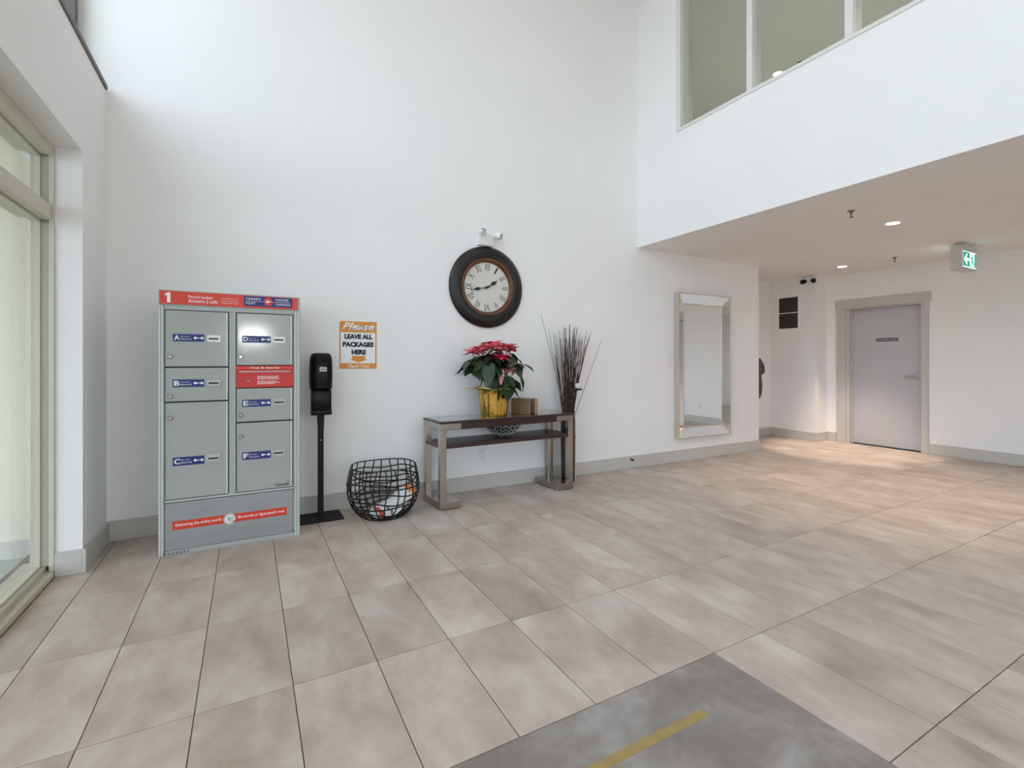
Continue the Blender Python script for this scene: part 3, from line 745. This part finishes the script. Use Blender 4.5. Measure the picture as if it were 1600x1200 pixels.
def place_leaf(name, me, base, d, s, roll=0.0):
    d = Vector(d).normalized()
    up = Vector((0, 0, 1)); x = d.cross(up)
    if x.length < 1e-3: x = Vector((1, 0, 0))
    x.normalize(); z = x.cross(d)
    M = Matrix((x, d, z)).transposed().to_4x4() @ Matrix.Rotation(roll, 4, 'Y')
    o = bpy.data.objects.new(name, me); COL.objects.link(o); o.parent = PO
    o.matrix_local = Matrix.Translation(base) @ M @ Matrix.Scale(s, 4)
    return o
rp = random.Random(23)
heads = [(-0.225, -0.03, 0.560, 0, 0.95), (-0.15, 0.02, 0.585, 1, 0.9), (-0.06, -0.07, 0.605, 1, 1.15), (0.0, 0.05, 0.640, 3, 1.0), (-0.005, -0.14, 0.520, 2, 1.0), (0.115, -0.03, 0.610, 0, 1.1),
         (0.18, 0.02, 0.595, 1, 0.9), (0.06, -0.17, 0.40, 4, 0.8), (-0.05, 0.14, 0.58, 0, 1.0), (0.10, 0.12, 0.58, 3, 0.9), (0.05, -0.06, 0.615, 1, 0.95)]
for hx, hy_, hz, ci, s_ in heads:
    MB().tube([(hx * 0.25, hy_ * 0.25, 0.19), (hx * 0.55, hy_ * 0.6, 0.36), (hx, hy_, hz)], 0.004, 5).build('stem', 'plant_stem', PO, True)
    nb = 13
    for k in range(nb):
        a = 2 * PI * k / nb + rp.uniform(-0.2, 0.2); el = rp.uniform(-0.25, 0.25) if k % 2 else rp.uniform(0.25, 0.65)
        col = ci if rp.random() < 0.72 else rp.choice((0, 1, 2, 3))
        place_leaf('bract', BRACT[col], (hx, hy_, hz), (math.cos(a), math.sin(a), el), s_ * rp.uniform(0.75, 1.1), rp.uniform(-0.4, 0.4))
    MB().lathe([(0, 0.018), (0.008, 0.014), (0.011, 0.004), (0.006, -0.004)], (hx, hy_, hz), 8).build('flower_bud', 'leaf_green_1', PO, True)
    for k in range(8):
        a = rp.uniform(0, 2 * PI); rr_ = rp.uniform(0.45, 0.95)
        bx0, by0, bz0 = hx * rr_ + (hx * 0.3), hy_ * rr_, hz - rp.uniform(0.04, 0.15)
        out = Vector((math.cos(a) + 1.6 * hx / 0.2 * 0.5, math.sin(a) - 0.1, rp.uniform(-0.85, 0.05)))
        place_leaf('leaf', LEAF[rp.randrange(3)], (bx0, by0, bz0), out, rp.uniform(0.7, 1.1), rp.uniform(-0.5, 0.5))
# leaves the photograph singles out
for b, d, s_, k in (((0.16, -0.02, 0.47), (1.0, -0.1, -0.05), 1.0, 0), ((0.28, 0.0, 0.46), (1.0, 0.0, -0.22), 0.95, 2), ((0.22, 0.0, 0.40), (0.65, -0.1, -0.85), 1.25, 1),
                    ((-0.22, -0.03, 0.50), (-0.75, -0.1, -0.9), 0.9, 1), ((-0.17, -0.05, 0.50), (-0.1, -0.25, -1.0), 1.1, 0), ((-0.10, -0.13, 0.48), (-0.35, -0.4, -0.75), 1.35, 0),
                    ((-0.16, -0.05, 0.42), (0.2, -0.1, -1.0), 1.1, 2), ((-0.02, -0.14, 0.38), (0.12, -0.2, -1.0), 1.45, 0), ((0.02, -0.13, 0.46), (0.6, -0.4, -0.3), 1.2, 1),
                    ((0.05, -0.15, 0.37), (0.05, -0.25, -1.0), 1.5, 0), ((-0.06, -0.12, 0.40), (-0.2, -0.2, -1.0), 1.2, 2)):
    place_leaf('leaf', LEAF[k], b, d, s_, 0.1)
for b, d, s_ in (((0.0, -0.17, 0.42), (-0.35, -0.15, -1.0), 1.25), ((0.08, -0.16, 0.42), (0.7, -0.2, -0.5), 1.2), ((0.04, -0.17, 0.43), (0.4, -0.3, 0.3), 1.1)):
    place_leaf('bract', BRACT[4], b, d, s_, 0.0)
for k in range(9):
    a = rp.uniform(0, 6.28); q = rp.uniform(0.02, 0.09)
    MB().tube([(q * math.cos(a) + 0.03, q * math.sin(a), 0.19), (q * 1.5 * math.cos(a) + 0.05, q * 1.4 * math.sin(a), 0.32), (q * 2.0 * math.cos(a) + 0.07, 1.6 * q * math.sin(a), 0.44)], 0.0035, 5).build('stem', 'plant_stem', PO, True)
MB().tube([(0.135 * math.cos(2 * PI * k / 28) + 0.06, 0.10 * math.sin(2 * PI * k / 28), 0.325) for k in range(28)], 0.0012, 4, True).build('support_ring', 'black_wire', PO, True)

# ------------------------------------------------------------------ cardboard box on the table
CB = thing('cardboard_box', (2.248, 3.752, 0.7165), 'small brown cardboard parcel with black tape beside gold pot', 'box', R(20))
MB().box(0.0, 0.120, 0.0, 0.225, 0, 0.142, 0.003).build('carton', 'cardboard', CB)
MB().box(0.002, 0.118, -0.0012, 0.0005, 0.002, 0.140).build('end_panel', 'cardboard_side', CB)
tp = MB().box(0.006, 0.066, -0.0024, -0.0012, 0.001, 0.141).box(0.006, 0.066, -0.0024, 0.226, 0.1418, 0.1428).build('tape', 'tape_black', CB)
for k in range(5): MB().box(0.022 + 0.008 * (k % 2), 0.048, -0.0030, -0.0024, 0.022 + k * 0.024, 0.032 + k * 0.024).build('tape_print', 'print_grey', tp)

# ------------------------------------------------------------------ floor vase with twigs
VX, VY = 2.815, 3.95
VA = thing('floor_vase', (VX, VY, 0), 'tall slim dark brown floor vase behind right end of console table', 'vase')
MB().lathe([(0, 0), (0.062, 0), (0.068, 0.03), (0.072, 0.20), (0.074, 0.45), (0.073, 0.62), (0.066, 0.68), (0.070, 0.70), (0.062, 0.70), (0.058, 0.68), (0.062, 0.60), (0.058, 0.05), (0, 0.04)], (0, 0, 0), 28).build('vase_body', 'vase_brown', VA, True)
MB().lathe([(0.0745, 0.44), (0.077, 0.445), (0.077, 0.455), (0.0745, 0.46)], (0, 0, 0), 28).build('band', 'vase_brown', VA, True)
TG = thing('twig_bundle', (VX, VY, 0.06), 'fan of thin reddish brown dried twigs standing in tall floor vase', 'dried twigs')
rt = random.Random(8)
def twig(bx0, by0, tx, ty, tz, r=0.0035, bend=0.02):
    pts = []; rr_ = []
    wx, wy = rt.uniform(-bend, bend), rt.uniform(-bend, bend)
    for q in range(8):
        t = q / 7
        f = t if t < 0.42 else t
        s_ = max(0.0, (t - 0.38) / 0.62)
        pts.append((bx0 + (tx - bx0) * s_ ** 1.05 + wx * math.sin(PI * t), by0 + (ty - by0) * s_ + wy * 0.5 * math.sin(PI * t), 0.0 + tz * t))
        rr_.append(r * (1 - 0.6 * t))
    MB().tube(pts, rr_, 5).build('twig', 'twig_bark', TG, True)
for k in range(80):
    u = rt.uniform(-1, 1)
    twig(rt.uniform(-0.035, 0.035) + 0.02 * u, rt.uniform(-0.035, 0.035), 0.04 + 0.195 * u + rt.uniform(-0.02, 0.02), rt.uniform(-0.09, 0.10), rt.uniform(1.22, 1.53) - 0.05 * abs(u), rt.uniform(0.0036, 0.0054), 0.014)
twig(-0.03, 0, -0.335, -0.02, 1.60, 0.004, 0.0)
twig(0.03, 0, 0.425, 0.0, 1.37, 0.004, 0.03)
twig(0.03, 0, 0.31, 0.02, 1.45, 0.004, 0.03)
twig(0.03, 0, 0.25, 0.02, 1.47, 0.004, 0.02)
twig(-0.03, 0, -0.245, -0.02, 1.46, 0.0035, 0.02)
fl = MB()
for k in range(6):
    a = k * 1.05; fl.lathe([(0, 0.012), (0.013, 0.008), (0.016, 0), (0.010, -0.010), (0, -0.012)], (0.075 + 0.016 * math.cos(a), -0.06, 0.90 + 0.016 * math.sin(a)), 8)
fo = fl.build('cotton_flower', 'print_white', TG, True); fo['label'] = 'small white cotton flower'
MB().lathe([(0, 0.006), (0.035, 0.002), (0.030, -0.012), (0, -0.016)], (0.09, -0.06, 0.868), 10).build('seed_pod', 'twig_bark', TG, True)

# ------------------------------------------------------------------ wall clock
CK = thing('wall_clock', (1.982, WY, 1.905), 'large round wall clock with dark bronze frame and Roman numerals', 'clock')
MB().lathe([(0, 0), (0.374, 0), (0.384, 0.012), (0.380, 0.024), (0.362, 0.036), (0.330, 0.052), (0.300, 0.058), (0.276, 0.052), (0.268, 0.040), (0.266, 0.02)], (0, 0, 0), 72, 'Y').build('frame', 'clock_bronze', CK, True)
MB().lathe([(0.276, 0.040), (0.272, 0.048), (0.262, 0.050), (0.250, 0.046), (0.244, 0.036), (0.240, 0.030), (0.234, 0.022), (0.232, 0.014)], (0, 0, 0), 72, 'Y').build('inner_ring', 'clock_copper', CK, True)
MB().lathe([(0, 0.018), (0.236, 0.018)], (0, 0, 0), 64, 'Y').build('dial', 'clock_dial', CK)
for k, s_ in enumerate(('XII', 'I', 'II', 'III', 'IIII', 'V', 'VI', 'VII', 'VIII', 'IX', 'X', 'XI')):
    wd = {'I': 0.010, 'V': 0.036, 'X': 0.036}
    tw = min(0.075, sum(wd[c] * (0.8 if len(s_) > 2 else 1) for c in s_) + 0.004)
    o = text('numeral', s_, (-tw / 2, tw / 2, -0.034, 0.034), 0, 'print_black', CK, bold=-0.012 if len(s_) < 3 else -0.008, depth=0.0008)
    a = 2 * PI * k / 12
    o.location = (0.190 * math.sin(a), -0.0185, 0.190 * math.cos(a)); o.rotation_euler = (0, a, 0)
def hand(name, ang, Ln, wd, y, spade):
    m = MB().prism([(-wd, -0.035), (wd, -0.035), (wd * 0.6, Ln), (-wd * 0.6, Ln)], y - 0.003, y)
    zz = Ln * spade
    m.prism([(0, zz - 0.034), (wd * 4.2, zz), (0, zz + 0.052), (-wd * 4.2, zz)], y - 0.0032, y + 0.0002)
    m.prism([(0, Ln - 0.005), (wd * 1.6, Ln + 0.004), (0, Ln + 0.016), (-wd * 1.6, Ln + 0.004)], y - 0.0032, y + 0.0002)
    o = m.build(name, 'print_black', CK); o.rotation_euler = (0, ang, 0)
hand('hour_hand', R(1.72 * 30 + 6), 0.100, 0.0045, -0.024, 0.72)
hand('minute_hand', R(43 * 6), 0.165, 0.004, -0.029, 0.62)
MB().lathe([(0, 0.036), (0.010, 0.034), (0.012, 0.018)], (0, 0, 0), 16, 'Y').build('hub', 'print_black', CK, True)

# ------------------------------------------------------------------ emergency light over the clock
EL = thing('emergency_light', (1.955, WY, 2.36), 'white twin head emergency light on wall just above the clock', 'emergency light')
MB().box(-0.075, 0.085, -0.05, 0, -0.07, 0.02, 0.010, 2).build('housing', 'white_plastic', EL, True)
def lamp_head(px, pz, dx, dz):
    d = Vector((dx, -1, dz)).normalized(); p = Vector((px, -0.045, pz))
    h = MB().tube([p, p + d * 0.02, p + d * 0.055, p + d * 0.075], [0.014, 0.030, 0.036, 0.034], 16).build('lamp_head', 'white_plastic', EL, True)
    MB().tube([p + d * 0.0752, p + d * 0.078], [0.030, 0.026], 16).build('lens', 'lamp_lens', h, True)
lamp_head(-0.035, 0.045, -0.35, -0.05); lamp_head(0.09, 0.035, 0.75, -0.25)
MB().box(-0.05, 0.10, -0.045, -0.03, 0.015, 0.045, 0.004).build('head_arm', 'white_plastic', EL)

# ------------------------------------------------------------------ framed mirror
MX0, MX1, MZ0, MZ1 = 4.485, 5.43, 0.276, 2.03
MR = thing('wall_mirror', (MX0, WY, MZ0), 'tall rectangular wall mirror with silvery slanted mirror border near end of back wall', 'mirror')
MW, MH = MX1 - MX0, MZ1 - MZ0
DF, DR = -0.068, -0.030        # outer rim height, recess
rim_ = MB().box(0, 0.012, DF - 0.004, 0, 0, MH).box(MW - 0.012, MW, DF - 0.004, 0, 0, MH).box(0.012, MW - 0.012, DF - 0.004, 0, 0, 0.012).box(0.012, MW - 0.012, DF - 0.004, 0, MH - 0.012, MH)
rim_.build('outer_rim', 'champagne_frame', MR)
BWd = 0.128
o4 = [(0.012, 0.012), (MW - 0.012, 0.012), (MW - 0.012, MH - 0.012), (0.012, MH - 0.012)]
i4 = [(BWd, BWd), (MW - BWd, BWd), (MW - BWd, MH - BWd), (BWd, MH - BWd)]
for k in range(4):
    a, b, c, d = o4[k], o4[(k + 1) % 4], i4[(k + 1) % 4], i4[k]
    m = MB(); f = [m.bm.verts.new(p) for p in ((a[0], DF, a[1]), (b[0], DF, b[1]), (c[0], DR, c[1]), (d[0], DR, d[1]))]
    g = [m.bm.verts.new(p) for p in ((a[0], -0.004, a[1]), (b[0], -0.004, b[1]), (c[0], -0.004, c[1]), (d[0], -0.004, d[1]))]
    m.bm.faces.new(f); m.bm.faces.new(g[::-1])
    for q in range(4): m.bm.faces.new((f[q], g[q], g[(q + 1) % 4], f[(q + 1) % 4]))
    m.build('mirror_strip', 'mirror_glass', MR)
MB().box(BWd, MW - BWd, DR, -0.004, BWd, MH - BWd).build('mirror_pane', 'mirror_glass', MR)
bead = MB()
t_ = 0.006
bead.box(BWd - t_, BWd + t_, DR - 0.004, DR + 0.004, BWd - t_, MH - BWd + t_).box(MW - BWd - t_, MW - BWd + t_, DR - 0.004, DR + 0.004, BWd - t_, MH - BWd + t_)
bead.box(BWd, MW - BWd, DR - 0.004, DR + 0.004, BWd - t_, BWd + t_).box(BWd, MW - BWd, DR - 0.004, DR + 0.004, MH - BWd - t_, MH - BWd + t_)
bead.build('inner_bead', 'champagne_frame', MR)

# ------------------------------------------------------------------ sockets and door stop
def socket(loc, rz, label):
    s = thing('wall_socket', loc, label, 'socket', rz, 'wall sockets')
    MB().box(-0.036, 0.036, -0.006, 0, -0.058, 0.058, 0.003).build('cover_plate', 'white_plastic', s)
    for z in (-0.026, 0.026):
        r_ = MB().box(-0.017, 0.017, -0.009, -0.006, z - 0.015, z + 0.015, 0.003).build('receptacle', 'white_plastic', s)
        MB().box(-0.008, -0.005, -0.0095, -0.009, z - 0.004, z + 0.006).box(0.005, 0.008, -0.0095, -0.009, z - 0.004, z + 0.006).build('pin_slot', 'print_black', r_)
socket((1.936, WY, 0.325), 0, 'white wall socket on back wall below console table')
socket((XR, 1.67, 0.345), -PI / 2, 'white wall socket on right wall, seen only in the mirror')
DS = thing('door_stop', (3.781, WY - 0.018, 0.100), 'small dark door stop on baseboard between console table and mirror', 'door stop')
MB().lathe([(0, 0), (0.016, 0), (0.016, 0.005), (0.007, 0.007), (0.007, 0.030)], (0, 0, 0), 14, 'Y').build('stem', 'sprinkler_metal', DS, True)
MB().lathe([(0, 0.046), (0.010, 0.045), (0.013, 0.04), (0.013, 0.030), (0, 0.029)], (0, 0, 0), 14, 'Y').build('rubber_tip', 'rubber', DS, True)

# ------------------------------------------------------------------ air vent in the alcove
VT = thing('air_vent', (7.48, 4.535, 1.97), 'dark louvred air vent high on the alcove wall', 'air vent', -PI / 2)
MB().box(-0.150, 0.150, -0.004, 0, -0.243, 0.243).build('backing', 'vent_dark', VT)
MB().box(-0.168, -0.150, -0.010, 0, -0.26, 0.26, 0.002).box(0.150, 0.168, -0.010, 0, -0.26, 0.26, 0.002).box(-0.15, 0.15, -0.010, 0, -0.26, -0.243, 0.002).box(-0.15, 0.15, -0.010, 0, 0.243, 0.26, 0.002).build('frame', 'wall_paint', VT)
MB().box(-0.15, 0.15, -0.012, -0.004, -0.006, 0.006).build('centre_bar', 'wall_paint', VT)
for k in range(22):
    z = -0.236 + k * 0.0225
    if abs(z) < 0.01: continue
    m = MB(); m.box(-0.15, 0.15, -0.0095, -0.0065, -0.0035, 0.0035)
    o = m.build('louvre', 'vent_slat', VT); o.location = (0, 0, z); o.rotation_euler = (0, 0, 0)

# ------------------------------------------------------------------ twin black emergency heads high on the alcove corner
TE = thing('corner_emergency_light', (7.48, 4.20, 2.44), 'small white emergency light with two dark heads high at alcove corner', 'emergency light', -PI / 2)
MB().box(-0.05, 0.05, -0.045, 0, -0.02, 0.058, 0.006).build('housing', 'white_plastic', TE)
for s_ in (-1, 1):
    p = Vector((0.035 * s_, -0.03, -0.01)); d = Vector((0.8 * s_, -0.75, -0.25)).normalized()
    MB().tube([p, p + d * 0.03, p + d * 0.085], [0.016, 0.030, 0.036], 14).build('lamp_head', 'black_plastic', TE, True)

# ------------------------------------------------------------------ hanging coat in the alcove
HC = thing('hanging_coat', (7.01, 4.84, 0.60), 'dark grey coat hanging in the alcove, half hidden by wall end', 'coat')
def blob(rows, name, mat, parent, seed):
    m = MB(); rings = []; rr_ = random.Random(seed); n = 18
    for z, cx_, hw, dp in rows:
        ring = []
        for k in range(n):
            a = 2 * PI * k / n
            f = 1 + 0.10 * math.sin(4 * a + 9 * z + seed) + rr_.uniform(-0.04, 0.04)
            ring.append(m.bm.verts.new((cx_ + hw * f * math.cos(a), -0.03 - dp + dp * f * math.sin(a) * 0.9, z)))
        rings.append(ring)
    for a, b in zip(rings[:-1], rings[1:]):
        for k in range(n): m.bm.faces.new((a[k], a[(k + 1) % n], b[(k + 1) % n], b[k]))
    m.bm.faces.new(rings[0][::-1]); m.bm.faces.new(rings[-1])
    return m.build(name, mat, parent, True)
blob([(0.02, 0.0, 0.10, 0.03), (0.12, 0.0, 0.12, 0.045), (0.24, 0.0, 0.12, 0.05), (0.36, 0.0, 0.11, 0.05), (0.50, 0.0, 0.11, 0.055), (0.60, 0.0, 0.08, 0.045), (0.66, 0, 0.03, 0.03)], 'coat_body', 'coat_cloth', HC, 3)
blob([(0.40, 0.17, 0.025, 0.02), (0.43, 0.18, 0.045, 0.03), (0.50, 0.165, 0.045, 0.035), (0.57, 0.12, 0.05, 0.04), (0.66, 0.06, 0.04, 0.03)], 'sleeve', 'coat_cloth', HC, 5)
blob([(0.05, 0.08, 0.02, 0.02), (0.15, 0.11, 0.04, 0.03), (0.24, 0.12, 0.035, 0.03), (0.34, 0.09, 0.03, 0.03)], 'coat_flap', 'coat_cloth', HC, 9)
MB().tube([(0, 0, 0.70), (0, -0.05, 0.69), (0, -0.06, 0.665), (0, -0.04, 0.645)], 0.005, 6).box(-0.02, 0.02, -0.006, 0, 0.67, 0.73).build('hook', 'steel', HC)

# ------------------------------------------------------------------ ceiling fixtures
def downlight(loc, label, power, col=(1.0, 0.80, 0.60), cone=76):
    t = thing('downlight', loc, label, 'downlight', 0, 'recessed ceiling downlights')
    MB().lathe([(0.052, -0.001), (0.054, -0.006), (0.072, -0.006), (0.076, 0.0)], (0, 0, 0), 32).build('trim_ring', 'white_plastic', t, True)
    MB().lathe([(0, -0.003), (0.053, -0.003)], (0, 0, 0), 28).build('diffuser', 'lamp_glow', t)
    d = bpy.data.lights.new('downlight_lamp', 'SPOT'); d.energy = power; d.color = col; d.spot_size = R(cone); d.spot_blend = 0.7; d.shadow_soft_size = 0.05
    o = bpy.data.objects.new('downlight_lamp', d); COL.objects.link(o); o.parent = t; o.location = (0, 0, -0.02)
downlight((5.29, 2.217, ZS), 'round ceiling downlight nearest the bulkhead edge, right of a sprinkler', 150, (1.0, 0.80, 0.62), 90)
downlight((7.09, 3.559, ZS), 'round ceiling downlight over the floor in front of grey door', 260, (1.0, 0.80, 0.64), 54)
downlight((6.278, 3.956, UZ1), 'round downlight on the upper corridor ceiling seen through interior window', 130, (1.0, 0.95, 0.88), 150)
downlight((6.278, 1.2, UZ1), 'unseen downlight added further along the upper corridor to brighten it', 130, (1.0, 0.95, 0.88), 150)  # unseen lamp added to lift the corridor behind the upper window

def sprinkler(loc, label):
    t = thing('sprinkler', loc, label, 'sprinkler', 0, 'ceiling sprinklers'); t.scale = (0.85, 0.85, 0.85)
    MB().lathe([(0, -0.001), (0.036, 0), (0.034, -0.006), (0.012, -0.010)], (0, 0, 0), 20).build('escutcheon', 'sprinkler_metal', t, True)
    MB().tube([(0, 0, -0.006), (0, 0, -0.035)], [0.012, 0.010], 10).build('body', 'sprinkler_metal', t, True)
    for s_ in (-1, 1): MB().tube([(0.010 * s_, 0, -0.03), (0.016 * s_, 0, -0.045), (0.004 * s_, 0, -0.062)], 0.003, 6).build('frame_arm', 'sprinkler_metal', t, True)
    MB().lathe([(0, -0.062), (0.022, -0.064), (0.022, -0.067), (0, -0.068)], (0, 0, 0), 14).build('deflector', 'sprinkler_metal', t)
sprinkler((4.55, 2.212, ZS), 'small sprinkler head on low ceiling nearest the bulkhead edge')
sprinkler((7.058, 2.939, ZS), 'small sprinkler head on low ceiling between downlight and exit sign')
sprinkler((6.292, 3.664, UZ1), 'small sprinkler head on upper corridor ceiling behind interior window')

EX = thing('exit_sign', (6.962, 2.25, ZS), 'green illuminated running man exit sign hanging from low ceiling', 'exit sign')
MB().box(-0.12, 0.12, -0.045, 0.06, -0.03, 0, 0.004).build('canopy', 'grey_plastic', EX)
MB().box(-0.185, 0.180, -0.044, 0.044, -0.285, -0.03, 0.006).build('housing', 'grey_plastic', EX)
for face in (1, -1):
    yy = -0.05 if face == 1 else 0.045
    MB().box(-0.18, 0.175, yy, yy + 0.005, -0.262, -0.092).build('sign_panel', 'exit_white', EX)
MB().box(-0.172, 0.0, -0.052, -0.050, -0.255, -0.099).box(0.125, 0.168, -0.052, -0.050, -0.255, -0.099).box(0.0, 0.125, -0.052, -0.05, -0.255, -0.247).build('green_field', 'exit_green', EX)
MB().prism([(-0.155, -0.178), (-0.085, -0.235), (-0.062, -0.235), (-0.098, -0.192), (-0.015, -0.192), (-0.015, -0.164), (-0.098, -0.164), (-0.062, -0.12), (-0.085, -0.12)], -0.0535, -0.052).build('arrow', 'exit_white', EX)
MB().box(-0.192, -0.184, -0.053, 0.056, -0.287, -0.03, 0.001).box(-0.185, 0.18, -0.053, -0.044, -0.092, -0.03, 0.001).box(-0.185, 0.18, -0.053, 0.056, -0.290, -0.268, 0.001).build('rim', 'grey_plastic', EX)
man = MB().lathe([(0, 0.0535), (0.012, 0.0535), (0.012, 0.051)], (0.052, 0, -0.122), 12, 'Y')
man.prism([(0.045, -0.140), (0.078, -0.138), (0.085, -0.185), (0.062, -0.19)], -0.053, -0.050)
man.prism([(0.062, -0.185), (0.085, -0.185), (0.098, -0.212), (0.118, -0.218), (0.118, -0.228), (0.09, -0.224)], -0.053, -0.050)
man.prism([(0.058, -0.182), (0.078, -0.19), (0.055, -0.215), (0.045, -0.245), (0.032, -0.242), (0.042, -0.208)], -0.053, -0.050)
man.prism([(0.048, -0.142), (0.05, -0.155), (0.028, -0.165), (0.014, -0.152), (0.02, -0.146), (0.03, -0.152)], -0.053, -0.050)
man.build('running_figure', 'exit_green', EX)

# invented lamp behind the camera, added for its glare in the locker door
GLm = thing('glare_lamp', (0.08, YF, 1.72), 'added bright lamp behind the camera, makes the glare on a locker door', 'lamp', PI)
MB().box(-0.10, 0.10, -0.03, 0, -0.05, 0.05, 0.004).build('back_plate', 'steel', GLm)
MB().box(-0.22, 0.22, -0.10, -0.03, -0.09, 0.09, 0.012, 2).build('shade', 'glare_lamp_glow', GLm)
print('tiles', n_tiles)
